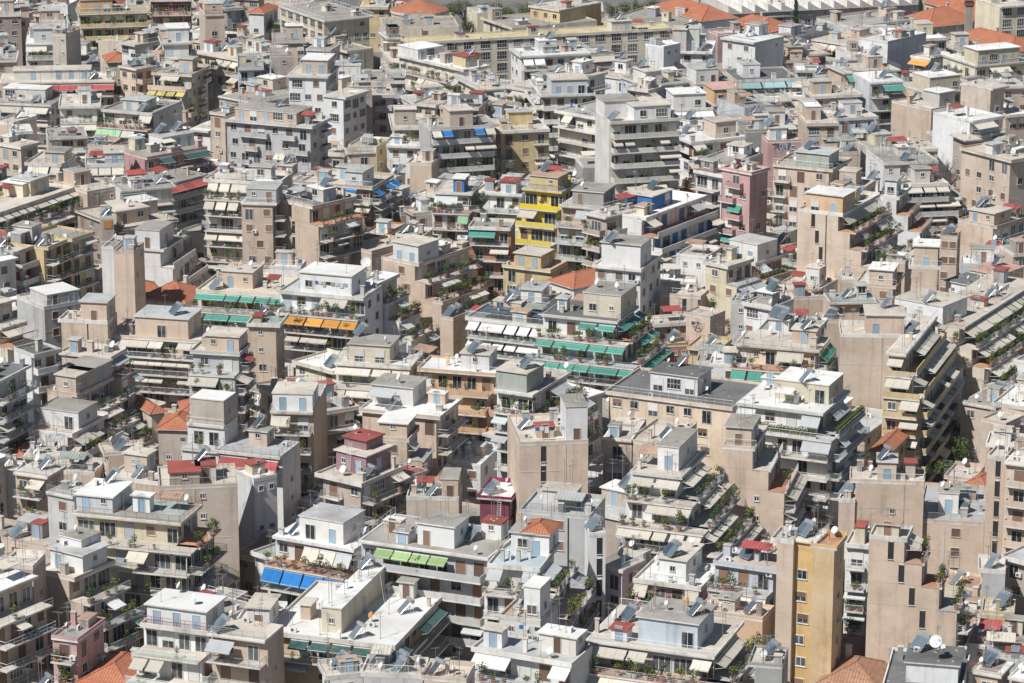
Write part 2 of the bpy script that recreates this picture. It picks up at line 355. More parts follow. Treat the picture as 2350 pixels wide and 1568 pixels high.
# tile | roof front edge x1 y1 x2 y2, back edge y, storeys, wall, roof, facade front / right / left, awnings, flags | what it is | roof huts: x1 x2 y height depth wall roof
# (x, y inside tile rc of the picture, quarter units of the 2350 grid); the roof edge is lifted to its real height and put at its real distance
ROWS = '''
00 -80 135 190 128 60 7 n g w x x -|brown office block with paired windows|
00 120 50 262 45 0 8 b c w x x -||
00 360 190 600 185 125 6 W w x x x -||300 480 95 3 5
00 490 40 620 45 0 7 W w x x x -||
00 730 118 1350 98 62 7 y g b1 x w1 c2 P|ochre office block with planted terrace|745 1030 8 4 6 o
00 1380 8 1750 3 -30 7 r g b1 x x - P|dark red block with planted roof terrace|
00 1880 135 2060 128 60 7 b c w x x -||1890 2060 50 3 5
00 2085 75 2210 65 30 7 g g w x x -||
00 2285 118 2420 125 60 3 W T w x x -||
00 235 402 525 396 320 7 W w b1 x x c2 P|white stepped block with narrow roof tower|305 480 275 4 5
00 480 300 602 310 262 8 t g x x x -||
00 660 395 775 392 362 6 c c x x x -||
00 1480 397 1762 388 325 7 W c w1 x b1 c2|white stepped block with two roof rooms|1355 1530 232 3 6;1535 1730 258 3.5 7
00 1115 385 1250 428 345 6 W c w x x -||
00 990 572 1195 562 512 4 c T w x x -|cream house with bright tiled roof|
00 555 582 912 575 520 6 t g x x x -||
00 30 760 1050 742 665 6 b c b x x r2|long beige block with dark red awnings|130 820 640 2.6 5
00 1100 602 1252 658 560 7 b g w x x -||
00 1390 662 1740 682 590 7 b g b1 x x y9|beige block with mustard yellow awnings|
00 1740 1180 1930 1200 1110 5 W w w x x -||
00 1930 1020 2065 1040 960 7 b g w x x -||
00 -40 945 455 965 875 7 W g b x x c9 P|white block with planted cream awning terrace|20 420 815 3 5
00 -60 1110 105 1130 1050 6 b c x x x -||
00 105 1205 300 1195 1140 6 W w w x x -|white wall block with blue scrawled letters|
00 190 1345 362 1302 1250 5 b c w x x -||
00 550 975 885 968 860 7 W c b1 x x c9 P|white block with tower under shiny collector|715 830 825 3.5 4
00 930 1000 1400 1038 905 7 w g b1 x x cg P|off-white block with white pergola frame|1120 1345 915 2.6 5
00 440 1260 800 1245 1180 5 c g b x x cn||
00 800 1330 1000 1340 1270 6 b c x x x -||
00 1770 475 2180 612 430 7 c c b2 x x c7 P|cream block with stepped rows of awnings|
00 2182 622 2420 618 500 7 B g b x x -||
00 1770 275 2010 292 240 6 W w x x x -||
00 1765 365 2105 402 300 6 c c w x x y3||
00 2145 402 2340 396 310 7 t g x x x -||
00 1350 1442 1900 1345 1290 6 p g b x x nG||1525 1790 1235 3 5 W
00 780 1512 1140 1502 1420 6 w c b x x c9||1000 1170 1400 3 7 B
00 250 1492 562 1505 1390 6 b c b x x c9||480 660 1395 2.6 5
00 -100 560 140 555 470 6 b g w x x -||
00 -100 450 145 435 395 6 W c x x x -||
00 550 490 790 500 440 6 c c x x x -||
00 900 370 1120 380 340 5 c c x x x -||
00 2010 880 2360 960 790 6 n g w x x -||
01 622 190 1040 148 25 5! c g w x W -|pale yellow school hall with grey roof|
01 862 468 1075 440 320 3! c g x x W -|low school wing with hipped grey roof|
01 1415 390 3825 255 270 5! e y W x w -|long ochre school wing with tall windows|
01 1215 350 1320 345 290 5! e w w x w -||1285 1415 265 3 4 W;1430 1560 262 3 4 t
01 1260 580 1400 575 430 4! e c w x W -||
01 930 60 1215 62 0 4 y c w x x -||
01 2030 120 2215 110 60 3! c l x x x -||
01 1180 250 1860 235 150 4! c g x x x -||
02 30 255 780 185 120 4! c g x x w -|school hall with plain grey hipped roof|
01 1905 640 2150 600 440 7 c w b x b2 c2 P|cream block with red hut and roof garden|1650 1900 405 3 8 W w;1980 2130 500 3 5 y r
01 2060 830 2290 812 700 6 c c b x b1 - P||
01 145 505 345 500 440 7 t g x x x -||
01 -20 470 140 480 420 6 c g w x x -||
01 150 385 460 380 300 6 b g w x x -||
01 465 445 680 455 395 6 W g w x x -||
01 300 690 640 700 590 7 W c w x x r1||460 695 550 3.5 8 t
01 725 745 1360 742 640 6 l g w x x -|pale grey block with broad empty roof|730 960 600 4 6 W
01 840 800 1065 795 760 7 t c x x x -||
01 1065 870 1260 865 760 6 l c b x x -||
01 270 850 620 920 780 6 W c b1 x x c9 P||
01 620 870 800 892 815 6 W c w x x -||
01 800 990 940 985 930 5 W w w x x w5||
01 -270 1085 497 1150 1045 7 l c c c c - P|white hotel block with rows of balconies|-200 380 1015 2.8 8 b
01 1280 1170 1560 1165 1040 6 c c b x w - P|cream block with lush corner roof garden|1250 1440 1000 4 4 t
01 880 1330 1105 1345 1255 4 c G x x x G5||
01 1605 1175 2190 1140 1070 7 l g b x x cbc|grey block with bright blue awnings|1780 1990 1010 4 6 b
01 2250 1195 2690 1175 1090 6 y c c x c c3|ochre block with tile edged roof|
01 1200 1330 1500 1340 1290 5 W w w x x -||
01 870 1400 1100 1390 1350 5 b g w x x -||
01 1410 1490 1610 1500 1410 5 b c x x x -||
01 1440 940 1640 960 880 6 c c w x x -||
01 1450 950 1850 920 860 6 W w w x x -|white block with cluster of big dishes|
01 2050 940 2230 920 890 6 W c w x x -||
01 2125 1040 2290 1055 1000 5 B g w x x -||
01 1690 970 2050 985 900 6 b g w x x -||
02 170 55 440 100 0 5! y c w x x -||
02 480 95 820 95 20 5 o c w x x -||
02 840 180 1500 250 100 4! o g x x x -|long school roof with white parapet|
02 1290 60 1740 195 86 4! W T W x x -|white school wing with long tiled roof|
02 2120 165 2960 110 60 4 l l W x x -||
02 1940 230 2360 300 190 3! c T x x x -||
02 1400 460 1840 470 380 8 W w w x x -|white block of clustered bare towers|1480 1600 270 6 5;1600 1720 260 6 5;1560 1760 350 3 6
02 1225 400 1400 455 380 8 W w x x x -||
02 1890 310 2180 290 265 6 p c x x x -||
02 1935 345 2265 470 310 7 W w w x x -|white block with plain stepped side wall|
02 95 520 715 490 430 6 W w b x x w3||
02 725 490 935 475 430 6 g c b x x c5||
02 340 670 640 720 640 6 W c w x x -|white block with wide solar collectors|
02 265 870 765 855 720 7 W g b x b - P|greenish block with outside roof stair|400 730 770 4 7 B
02 -80 790 170 930 740 6 W c b1 x x c5 P||
02 750 680 1060 720 640 6 W c w x x -||
02 1240 790 1650 750 680 6 B g b x x -||1065 1215 665 3.5 6 W
02 1040 800 1250 830 780 6 b c b x x c4||
02 1670 770 2050 745 640 7 b g w x x -||1690 1900 630 4 6 W
02 1430 600 1680 570 530 5 w g w x x -||
02 2060 735 2620 715 620 7 W d b x x B9|white block with long pale blue awning|2120 2280 590 3.5 6 W
02 1850 965 2130 950 880 6 m c w x x -|mauve block with peach roof house|1780 2060 845 4 8 o p
02 1480 1000 1845 985 900 6 W c b x x w9|white block with white awning and hut|1410 1710 875 4 7 W
02 905 1115 1550 1078 1000 9 w c b x x c4 P|tall off-white corner block with overhanging roof|1120 1460 965 3.5 8 W;730 1030 890 4 6 W
02 400 1010 905 1130 960 8 c g b x x -|cream block with stacked concrete balconies|
02 1650 1305 2145 1250 1165 7 W w b1 x b1 c5 P|white terrace block with bright flat roof|1870 2060 1110 4 5 b
02 1190 1215 1650 1335 1170 7 W c b x x c5 P||
02 1700 1480 2000 1520 1380 6 l g b x x e9||
02 2080 1130 2240 1110 1060 6 c g w x x -||
02 2145 1195 2500 1180 1130 6 g g x x x -||
02 650 1520 1400 1490 1430 6 g g x x x -|grey block crowded with solar collectors|
02 990 1440 1165 1420 1395 6 g g x x x -||
02 2135 990 2400 960 890 6 B g x x x -||
03 390 115 745 235 80 2! W T w x x -|low white pavilion with tiled roof|
03 1440 20 2030 195 -40 3! c T w x x -|long cream hall with weathered tiled roof|
03 1480 250 1960 200 150 3! c T x x x -||
03 1665 345 2240 480 240 4! c T w x x -|cream hall with wide orange roof|
03 2130 60 2400 40 -20 5 c c W x x -||
03 760 240 1330 170 130 4 l g w x x -||
03 230 350 600 265 240 4 l d x x x -||
03 -60 300 160 290 250 4 c T x x x -||
03 -80 535 570 490 380 6 W c b x x r2|white block with wide cream roof|-5 80 340 3 4;90 190 370 3 4
03 400 360 860 500 300 6 c c b2 x x c9 P|cream block with dark stepped terraces|
03 840 340 1100 380 280 7 W w x x x w3||
03 1015 385 1360 370 230 5 l l x x x -|pale grey wall block with graffiti|
03 1215 365 1650 345 240 6 l w b x x c1||
03 800 500 950 490 420 8 W w x x x -||
03 715 670 1185 640 580 7 b c b x x nG||
03 690 705 945 695 620 7 t g v x x -||
03 945 760 1250 745 650 7 B w b x x G5|pale blue block with dark green awnings|
03 1320 510 1510 560 480 6 W c b x x o4|small banded block with orange awning|
03 1925 605 2420 560 480 7 c w b1 x w1 c2 P|cream block with long planted balcony|1830 2240 500 4 6 c
03 1700 430 1950 420 380 5 c g w x x -||
03 1482 860 1985 805 720 9 b c b x v -|tall beige block with narrow slot windows|1410 1710 720 4 7 c
03 2045 815 2170 790 750 8 b c w x x -||
03 2150 800 2400 790 720 8 b c w x x -||
03 2190 1050 2400 1030 950 8 b w w x x -||
03 1500 1000 1720 960 900 7 b c x x x -|beige stepped wall with green graffiti|1760 1920 870 4 5 l
03 1770 1000 1935 990 940 6 W w w x x -||
03 1880 1110 2170 1060 1000 7 W w b x x Gc||
03 -30 930 180 920 860 6 n c w x x -||
03 -20 1040 200 1030 960 6 n c w x x c3||
03 280 640 470 640 590 6 B w w x x -||
03 145 555 405 545 490 6 b c w x x -||
03 270 800 720 800 740 6 b c w x x -||
03 200 900 500 900 840 6 W c b x x c6||
03 420 880 860 860 820 7 t c w x x o2||
03 650 1085 1005 1065 990 7 B c c x x -|pale blue block with broad white side|
03 350 1130 650 1125 1040 6 b c c x x -||
03 240 1080 500 1070 1000 6 b c b x x c9||
03 0 1160 380 1150 1080 6 n c w x x -||
03 0 1290 310 1280 1230 6 p c x x x -|pink hut block with blue graffiti|
03 760 1310 1090 1300 1240 5 b c x x x -||
03 1000 1400 1310 1380 1290 6 l g b x x -||
03 1300 1370 1560 1360 1300 6 W c w x x -||
03 1590 1250 1830 1225 1190 7 t c c x x r1|taupe block with small red canopy|
03 1830 1280 1955 1270 1220 6 t c c x x -||
03 1930 1240 2120 1230 1180 6 b c b x x G9||
03 1960 1360 2230 1450 1310 8 b w x x x -|beige blank block with white roof rim|
03 2225 1460 2400 1430 1330 8 b c w x x -||
03 570 1400 850 1390 1330 5 b c x x x -||
03 1060 1490 1560 1470 1360 6 W g w x x rc||
10 -60 400 680 150 200 6 c c b2 x x c9 P|cream block with diagonal rows of awnings|120 280 80 3 5 c;285 440 65 3.5 5 c
10 1110 185 1590 140 90 6 W g b x x en||
10 1510 130 1900 30 20 5 b g b x x r9|block with long bright red awning|
10 800 190 1100 140 60 6 b c x x x c5||
10 1228 705 1470 722 580 7 W g w b3 x c5|white block with stepped green awning terraces|1235 1600 560 4 7 W
10 1042 735 1226 742 650 7 b g x x x -||
10 930 698 1040 703 610 7 W g x x x -||
10 1150 520 1640 440 310 7 n c x b x -|brown block with empty tan roof|1080 1350 350 3 5 b;1560 1720 230 3 5 b
10 930 420 1040 415 380 7 t g x x x -|taupe roof tower with orange sign|
10 340 610 610 560 535 7 y c x x x -||
10 436 700 612 625 600 7! y c b x x G3|ochre block with single teal awning|
10 640 620 850 555 530 7! y g c x x -|ochre block with iron balconies|
10 140 742 428 640 640 7! W c b x x -|white block with red shutter doors|
10 -30 660 80 640 600 7 b g x x x -||
10 -60 840 140 800 750 7 W w w x x -||
10 -20 900 130 870 820 6 b c w x x -||
10 -100 1250 140 1180 1060 6 c c b2 x x c7||
10 -60 1330 370 1220 1180 5 W c b x x c4 P||
10 405 1250 740 1190 1110 6 l c x x x -|grey parapet block with sunken roof|920 1190 1110 2.6 6 l
10 560 1360 985 1380 1290 6 b c x x x -|beige blank end wall block|740 985 1260 4 7 b
10 1290 1165 1700 1215 1080 3 W T x x x -|white gable house with orange tiles|
10 1240 1110 1460 1090 1050 3 c T x x x -||
10 1800 1085 2620 1140 950 6 c c b1 x x G9|cream block with pair of teal awnings|2040 2320 920 3.5 6 b
10 975 1500 1900 1560 1400 6 b c b x x c9|pinkish block with cream awnings and hut|1230 1730 1345 4 7 b
10 1905 75 2560 110 0 8 b c b1 x c c9 P|tall block with long cream canopy terrace|
10 2215 290 2540 300 180 8 b g w x x -|beige office block with ribbon windows|2280 2560 250 3 6 l
10 1935 680 2200 700 640 2 c T x x x -||
11 205 250 518 325 195 9 b d v b1 x - P|tall beige wall block with dark roof|
11 400 95 1065 150 10 8 t c b b x cBb|taupe corner block with one blue awning|790 950 20 3.5 6 W
11 965 575 1170 595 470 6 k c x x x -|block with peeling terracotta end wall|
11 860 690 1060 740 620 5 b c x x x -||
11 1330 390 1465 375 340 6 t c x x x -||
11 1470 390 1660 370 330 6 t c x x x -||
11 1290 570 1540 590 530 6 W g w x x -||
11 1150 785 1490 850 660 7 b c x b3 x cG P|beige stepped block with planted awning terraces|1450 1690 720 4 6 W
11 950 1010 1095 1030 930 6 W w x b3 x eo P|white stepped block with one giant dish|
11 205 1095 985 1165 1010 6 W l b1 x x o9 P|white terrace block with orange awnings|400 880 945 4 7 W
11 -60 960 170 960 900 5 b c w x x -||
11 130 870 410 880 830 6 W w x x x -||
11 -80 1390 180 1400 1300 6 b G w x x r3||
11 1630 195 1985 210 90 8 W c b1 x x gy P|white block with blue roof shed|1810 1910 70 3 4 u
11 2030 190 2440 215 110 7 W c b1 x x c4||2210 2350 130 3 4 W r
11 1955 500 2340 515 455 7 k g b x x G2|brick sided block with deep balconies|
11 2110 925 2260 870 820 2 W T x x x -||
11 1950 1340 2650 1420 1250 5 y d b x x w9|yellow block with black collector roof|
11 1620 1185 1700 1200 1150 5 b c x b x c||
11 1690 1330 1810 1350 1290 4 b c x x x -||
12 105 160 455 195 60 9 Y c b3 x x - Sq|yellow block with stacked yellow balconies|105 360 80 3 5 y t
12 440 315 860 350 240 8 t c b1 x x cG P|taupe block with brown canopy terrace|610 890 150 3 7 g
12 865 425 1235 335 340 8! t c b x b - P|taupe wing with white roof pergola|
12 1230 430 1790 225 250 8! W w b1 x x -|white block with blue painted bays|1280 1480 200 3 6 u
12 1935 -40 2190 20 -60 10 p c c w x G1|tall pink block with balconies|
12 1665 -10 1905 50 -40 9 W c b w x -|white block with wide curved balconies|
12 765 855 1180 895 740 7 W c w w x -|tall white block with stair tower|905 1260 700 5 6 W
12 345 1010 570 1080 920 5 W T w w x -|white roof house with dark red tiles|
12 -80 850 365 905 800 5 y p w x x -|pale yellow block with pink roof|-30 210 790 3 5 y
12 270 1315 968 1388 1205 6 W d b2 b2 x G9|white block with long teal awnings|770 1110 1140 4.5 8 c
12 -60 1190 330 1220 1090 5 W t x x x -|white roof block with red stair|0 190 1160 3 5 W
12 1510 760 1780 790 690 6 W c x x x -||
12 1420 880 1600 860 830 5 W g w x x -||
12 1260 900 1450 880 790 3 c T x x x -||
12 1330 1010 1690 1020 960 6 W w w x x -|white stair hut block with blue door|
12 1385 1120 1705 1150 1085 6 b c v b2 x Gc|beige block with black flue pipes|
12 1310 1400 1600 1380 1330 4 b c w x x -||
12 1600 1300 1820 1340 1280 5 b c x x x -|beige wall block with painted circle sign|
12 1780 830 1970 870 780 6 c c w x x -||
12 1960 790 2235 855 735 7 b g x b2 x - P|beige wall block with ivy corner terrace|1890 2250 640 4 6 W
12 2010 1190 2180 1200 1160 5 l c x x x -||
12 2130 1200 2400 1250 1150 5 W c w x x -||
13 50 -70 560 -20 -150 10 b g c w x -|tall tan block with lattice windows|285 580 -110 3.5 6 G
13 275 345 685 395 190 8 b c v b3 x c P|beige block with peach roof room|370 690 245 4 6 o w
13 1055 230 1180 240 130 7 W w x b2 x c||1050 1170 110 4 4 W
13 540 150 850 180 70 7 b c x x x -||
13 1600 345 1850 350 200 3 t N x x x -|low tiled house with rooflights|
13 1880 260 2350 300 165 3 n N x x x -|long low house with brown tiles|
13 1280 300 1480 330 230 3 c T x x x -||
13 1180 130 1660 110 50 5 l c b x x c9||
13 1745 440 2105 515 380 7 b c x b x -|beige wall block with paired collectors|1795 2000 390 3 6 b
13 1580 590 1740 600 560 5 b g x x x -||
13 1955 720 2250 750 680 5 W w w x x -||
13 2250 760 2400 750 680 6 b g w x x -||
13 1320 870 1560 880 800 6 b c x w x -|beige block with cream roof tower|1415 1660 715 4.5 5 b
13 800 1030 1145 1055 920 6 b c x w x - P|beige block with thatched roof pergola|1190 1400 950 3.5 5 b
13 670 1000 800 1000 930 5 b c x x x -||
13 980 800 1260 830 740 6 b c x x x -||
13 510 860 870 875 800 3 W w x x x -||
13 100 1040 470 1090 950 5 W c x x x -||350 470 890 4 3 W
13 210 1160 540 1150 1090 4 b c x x x c3||
13 -60 1160 90 1165 1020 5 b c x b x c||
13 560 1200 990 1190 1120 6 b G w x x - P|beige flat with grey sheet roof|
13 1140 1330 1600 1420 1180 6 W c x b2 x cG P|white block with twin dishes and collectors|1185 1700 1225 4 8 W
13 1610 1140 1900 1200 1010 6 c c x b3 x c P|cream block with dark roofed white hut|1660 1980 890 4 8 c p;1600 1920 1080 3.5 7 W d
13 1780 850 2160 860 780 6 B w x x x -||
13 665 1495 1270 1505 1390 7 b c x x x - P|tall beige wall block with round patches|920 1270 1400 4 6 b
13 -60 1450 400 1490 1330 6 W g w x x -|white block with blue twin collector|0 180 1370 2.5 4 W
13 540 1370 670 1370 1330 5 b c x x x -||
20 -60 390 280 215 250 7 W d b x x - P|white row house with grey terrace roof|
20 285 110 510 60 30 7 W d b x x -||
20 565 85 985 130 40 6 b c w x x -|beige block with small square windows|
20 430 440 700 480 300 6 b c x b3 x c P|beige block with grey hut and flower terraces|430 630 375 4 5 b;690 1040 165 4 7 l
20 280 800 660 850 640 6 W c x b3 x c P|white block with teal doors|310 700 620 4 6 W
20 215 1045 660 1060 960 4 W c w x x -||
20 75 1045 210 1055 930 3 W T x x x -||
20 1770 70 2190 95 0 7 l c b1 x x rc P|grey block with red awning and railings|2035 2350 -80 3.5 7 b
20 1720 740 2060 775 680 6 W c w1 x x -|white block with tan roof tower|1870 2180 560 5 6 t
20 1450 800 1750 810 680 3 t T x x x -||
20 1680 640 1860 630 590 2 r T x x x -||
20 1390 660 1510 640 520 3 c T x x x -||
20 2010 1000 2570 1060 890 6 W l b x x r9|white block with red sheet canopy|
20 440 1180 870 1200 1060 5 b c x x x -||
20 140 1190 420 1230 1150 5 b c b x x c3 P||
20 -60 1180 140 1190 1110 4 W c x x x -||
20 435 1370 680 1420 1300 6 l l w x x -|pale grey flat with sheet metal roof|
20 1460 1330 2180 1300 1130 6 b c x x x -|beige roof block with red sheds|1560 1830 1200 3 5 b r;1800 1980 1140 3 4 w r
20 980 1230 1460 1290 1140 6 b c x x x -||
20 990 1020 1330 990 940 6 b c x x x -||
21 130 640 520 650 390 6 b l b x x -||125 560 475 3.5 6 W
21 520 660 945 590 340 6 b l b x x -|angled block with pale grey roof|
21 975 605 1700 680 480 6 b w w x x -|beige block with bright white roof|870 1250 380 4 6 W
21 720 195 1420 240 90 6 c c b1 x x c9|cream block with row of pale awnings|850 1230 25 4 6 c
21 1500 240 2170 290 150 7 o w b1 x x o1 P|apricot block with white roof|1880 2140 110 3.5 5 W
21 2190 440 2540 490 250 7 W c b b2 x e P|pale green topped block with planted balconies|2190 2470 270 4 6 G
21 615 1200 1000 1290 1100 5 t c c b x - P|tan block with mauve roof house|665 950 985 4 6 m c;790 1000 880 6 4 m r
21 1150 1215 1310 1260 1150 5 W r w x x -||
21 1105 870 1385 890 770 6 b g x b2 x -|beige block with white sheet roof hut|1110 1390 740 3 5 b w
21 1760 1100 2060 1130 950 2 W w x x x -||
21 1380 1420 1860 1430 1300 4 b l x x x -|beige walled yard with grey roof|1860 2010 1260 4 5 b
21 2055 1400 2320 1420 1270 4 M w w x x -|magenta roof house with white ladder|
21 -20 1260 190 1215 1150 5 W w x x x -||
22 890 450 2030 600 310 5 h d w x x -|peach block with broad dark grey roof|1275 1700 300 4 6 W d
22 2060 560 2850 660 400 7 W w b1 b1 x e H|white corner block with hedged terrace|2430 2900 370 4 7 c
22 65 925 700 900 660 7 b c v x x -|weathered beige block with light wells|680 880 690 7 6 W
22 835 880 1100 900 700 6 b c c x x -||
22 1080 1190 1560 1245 985 7 W c b2 b3 x c9 P|white stepped block with long cream awnings|1340 1530 960 4.5 9 W
22 1950 950 2210 970 760 7 b l x b2 x c|beige block with solar panel hut|1740 1980 770 3.5 5 W;1950 2180 780 4 6 b
22 1110 900 1430 945 730 6 b c x x x -||
22 1450 20 1620 10 -30 4 k y x x x -|small brick house with ochre yard|
22 1620 30 1900 60 -40 4 y c w x x -||
22 2040 20 2820 85 -70 6 c c b1 x x G9|cream block with pale yellow terrace|
22 1690 180 2200 200 120 5 W c x x x -||
22 1810 200 2150 215 165 5 W w x x x -||
22 90 1540 715 1600 1400 6 l l x x x -|grey deck block with white railings|
23 1110 95 1260 109 -240 8 y c b2 b2 x c6 q|yellow corner block with stepped terraces|
23 1800 -130 2480 -560 -440 6! c c b3 x x c9 P|long terraced row with grey awnings|
23 940 1010 1100 1030 815 3 y T w w x -|old yellow house with orange tiles|
23 2060 555 2450 610 420 6 W w b x b - P|white block with white cornice roof|
23 1960 700 2140 740 640 6 b c x w x -||
23 2040 920 2450 950 840 5 W c b x x o9||
23 805 1262 1435 1285 1160 5 b c x x x -|broad beige blank wall block|1010 1180 1130 4 4 b
23 650 1440 800 1450 1390 4 b c x x x - P||
33 1415 60 1985 95 -240 3 b l x x x -|low beige block with dark red shutters|1570 1750 -180 4 5 W
23 1650 1230 1890 1260 1130 4 b c x x x - P||
23 1830 1300 1990 1330 1250 3 c T x x x -||
23 2015 1040 2180 1060 980 7 b c v x x -||
23 2180 1095 2450 1130 1030 7 b c c x x -|tall pale block with wall air conditioners|
30 665 5 1660 100 -120 6 c G b1 b1 x - P|planted corner block with grey roof|810 1150 -260 3 7 B
30 355 520 675 600 395 6 b c x b2 x B P|beige block with rust stained wall|290 690 330 3.5 5 W;330 545 105 5 4 W
30 480 1120 700 1150 950 4 p g b w x - P||
30 -150 790 335 590 550 6 b w b1 x x -|cream block with regular balconies|
30 15 470 300 490 400 6 b c x x x -||
30 720 1560 1180 1620 1330 2 c T x x x -|low house with orange tile roof|
30 1290 1010 1890 1090 900 5 W c b2 x x - G|white house with glass balconies|1430 1990 800 3.6 6 W
30 1910 1110 2430 1180 1000 5 b c b x x -|greyish block with brown recessed balcony|
31 150 215 890 345 120 6 W w b1 x x b9|white roofed block with reed screened terrace|390 805 60 4.2 6 W
31 940 255 2110 420 90 6 l g b x x l4 P|grey roofed block with lime green awnings|1480 1820 110 4 5 W
31 120 1090 1275 1225 690 4 y w b b x n P|yellow block with broad cream roof|750 935 725 4.5 17 c w
31 985 1465 1530 1490 1340 5 l c x x x -|grey hut block with two large collectors|
31 680 1500 980 1470 1390 4 W c x x x -||
31 1540 1500 1930 1530 1390 5 b c x x x -||
31 -180 1060 120 1080 830 4 W c x x x -||45 250 880 4 5 W
31 2125 465 2600 510 250 6 W B b1 b2 x e P|white block with blue solar panel|2350 2560 170 4 5 W;2605 2850 140 4 5 W T
31 2000 1235 2900 1385 1150 5 W l b1 x x w P|white block with washing lines|
32 -120 940 260 990 800 5 W c x x x r2||260 410 850 6 4 W
32 1110 605 1735 690 450 4 p w b1 x x - P|pink terrace house with white dining table|1380 1620 400 4 7 W
32 1860 430 2400 510 360 6 B c b1 x x - P|pale blue block with garden shed|
32 680 1165 1850 1325 925 5 l c b1 b1 x c7 P|pale block with three big cream awnings|1165 1700 985 4.5 7 B g
32 710 190 860 185 140 6 W c v x x -||
32 1025 340 1205 380 240 5 W c v x x -|stained white block with three dishes|
32 860 480 1010 520 420 4 W c w x x -||
32 1755 890 2300 970 850 4 o c x x x -||
33 -120 1380 130 1400 1230 5 g c x x x -||
33 85 240 235 258 150 8! b c x x x -||
33 235 235 415 262 150 8! a c w x x -||
33 412 285 610 310 205 8! a o x w x -|tall yellow block with terracotta roof terrace|
33 930 205 1255 235 145 8 b c v b3 x c P|tall beige wall block with ivy terraces|
33 715 270 930 290 200 6 W c b x x -||
33 420 1310 860 1385 1170 2! n N w x x -|ruined stone house with brown tiles|
33 480 1560 1010 1630 1370 2! n N x x x -||
33 1060 1265 1640 1245 1100 2! c T x x x -||
33 1050 1580 1780 1640 1270 4 W d x x x -|white hut block with big white dish|1275 1740 1385 3.5 6 W d
33 1830 1180 2350 1230 1030 3 W g w x x -|white workshop with barred vent|
33 1970 1330 2400 1360 1280 3 l l x x x -||
33 1885 1450 2110 1490 1380 4 b w w x x -||
33 2240 1500 2450 1540 1430 4 b w w x x -||
33 1960 900 2260 920 790 3 y c x x x -|low ochre house with yellow parapet|
33 1970 520 2180 530 470 4 l c x x x -||
'''
FH = 3.05                                                 # storey height
class Bd: pass
BL = []
def pix(rc, x, y): return int(rc[1]) * 587.5 + x / 4.0, int(rc[0]) * 391.85 + y / 4.0

def lay(b, zt):
    """real place of the roof rectangle when its edge lies at height zt"""
    a, c = unproj(*b.p1, zt), unproj(*b.p2, zt)
    w = (c - a).length; u = (c - a) / w
    rot = math.atan2(u.y, u.x); dmax = 26.0
    if rot < R(-44):
        if b.roof in 'TN': dmax = 11.0
        else:
            w = min(w, (c.x - a.x) / math.cos(R(42))); rot = R(-42); u = Vector((math.cos(rot), math.sin(rot), 0)); c = a + u * w; dmax = 17.0
    elif rot > R(44): dmax = 9.5
    n = Vector((-u.y, u.x, 0))
    mid = (a + c) / 2
    yb = unproj(CX, b.yb, zt).y
    d = (yb - mid.y) / max(.25, n.y)
    d = max(5.0, min(dmax, d))
    return a, u, n, max(2.0, w), d

def footprint(b, a, u, n, w, d):
    f, r, l = b.ns[0] * b.sb, b.ns[1] * b.sb, b.ns[2] * b.sb
    return a, u, n, -l, w + r, -f, d

def inside(fp, p, m=0.0):
    a, u, n, x0, x1, y0, y1 = fp
    q = p - a; x = q.dot(u); y = q.dot(n)
    return x0 + m < x < x1 - m and y0 + m < y < y1 - m

def samples(fp, k=6):
    a, u, n, x0, x1, y0, y1 = fp
    return [a + u * (x0 + (x1 - x0) * (i + .5) / k) + n * (y0 + (y1 - y0) * (j + .5) / k) for i in range(k) for j in range(k)]

for row in ROWS.strip().splitlines():
    head, ref, huts = (row.split('|') + ['', ''])[:3]
    t = head.split()
    b = Bd(); rc = t[0]; b.head = head
    b.seed = zlib.crc32(head[:24].encode()); b.rng = random.Random(b.seed)
    x1, y1, x2, y2, yb = map(float, t[1:6])
    b.p1, b.p2, b.yb = pix(rc, x1, y1), pix(rc, x2, y2), pix(rc, 0, yb)[1]
    b.fl = int(t[6].rstrip('!')); b.fixed = t[6].endswith('!'); b.wall, b.roof = t[7], t[8]
    b.fac = [s[0] for s in t[9:12]]; b.ns = [int(s[1:] or 0) for s in t[9:12]]
    aw = t[12] if len(t) > 12 else '-'
    b.awd = (int(aw[-1]) / 10 if aw[-1].isdigit() else .4); b.aw = aw.rstrip('0123456789')
    if b.aw == '-': b.aw, b.awd = 'cce', .13
    fl_ = t[13] if len(t) > 13 else ''
    b.ref = ref.strip() or None
    b.flags = ''
    if b.rng.random() < .3 and 'b' in b.fac: b.flags += 'P'
    if b.fac[1] == 'x' and b.fac[0] in 'bcw' and 'v' not in b.fac:
        b.fac[1], b.ns[1] = b.rng.choice((('b', 0), ('b', 0), ('b', 1), ('w', 0), ('c', 0), ('x', 0), ('x', 0), ('x', 0)))
    if b.fac[2] == 'x' and b.rng.random() < .35: b.fac[2] = 'w'
    b.flags = fl_ + (b.flags if 'S' not in fl_ else '')
    b.huts = [(rc, h.split()) for h in huts.split(';') if h.strip()]
    b.sb = 1.7 if 'q' in b.flags else 2.4; b.kind = 'explicit'
    BL.append(b)

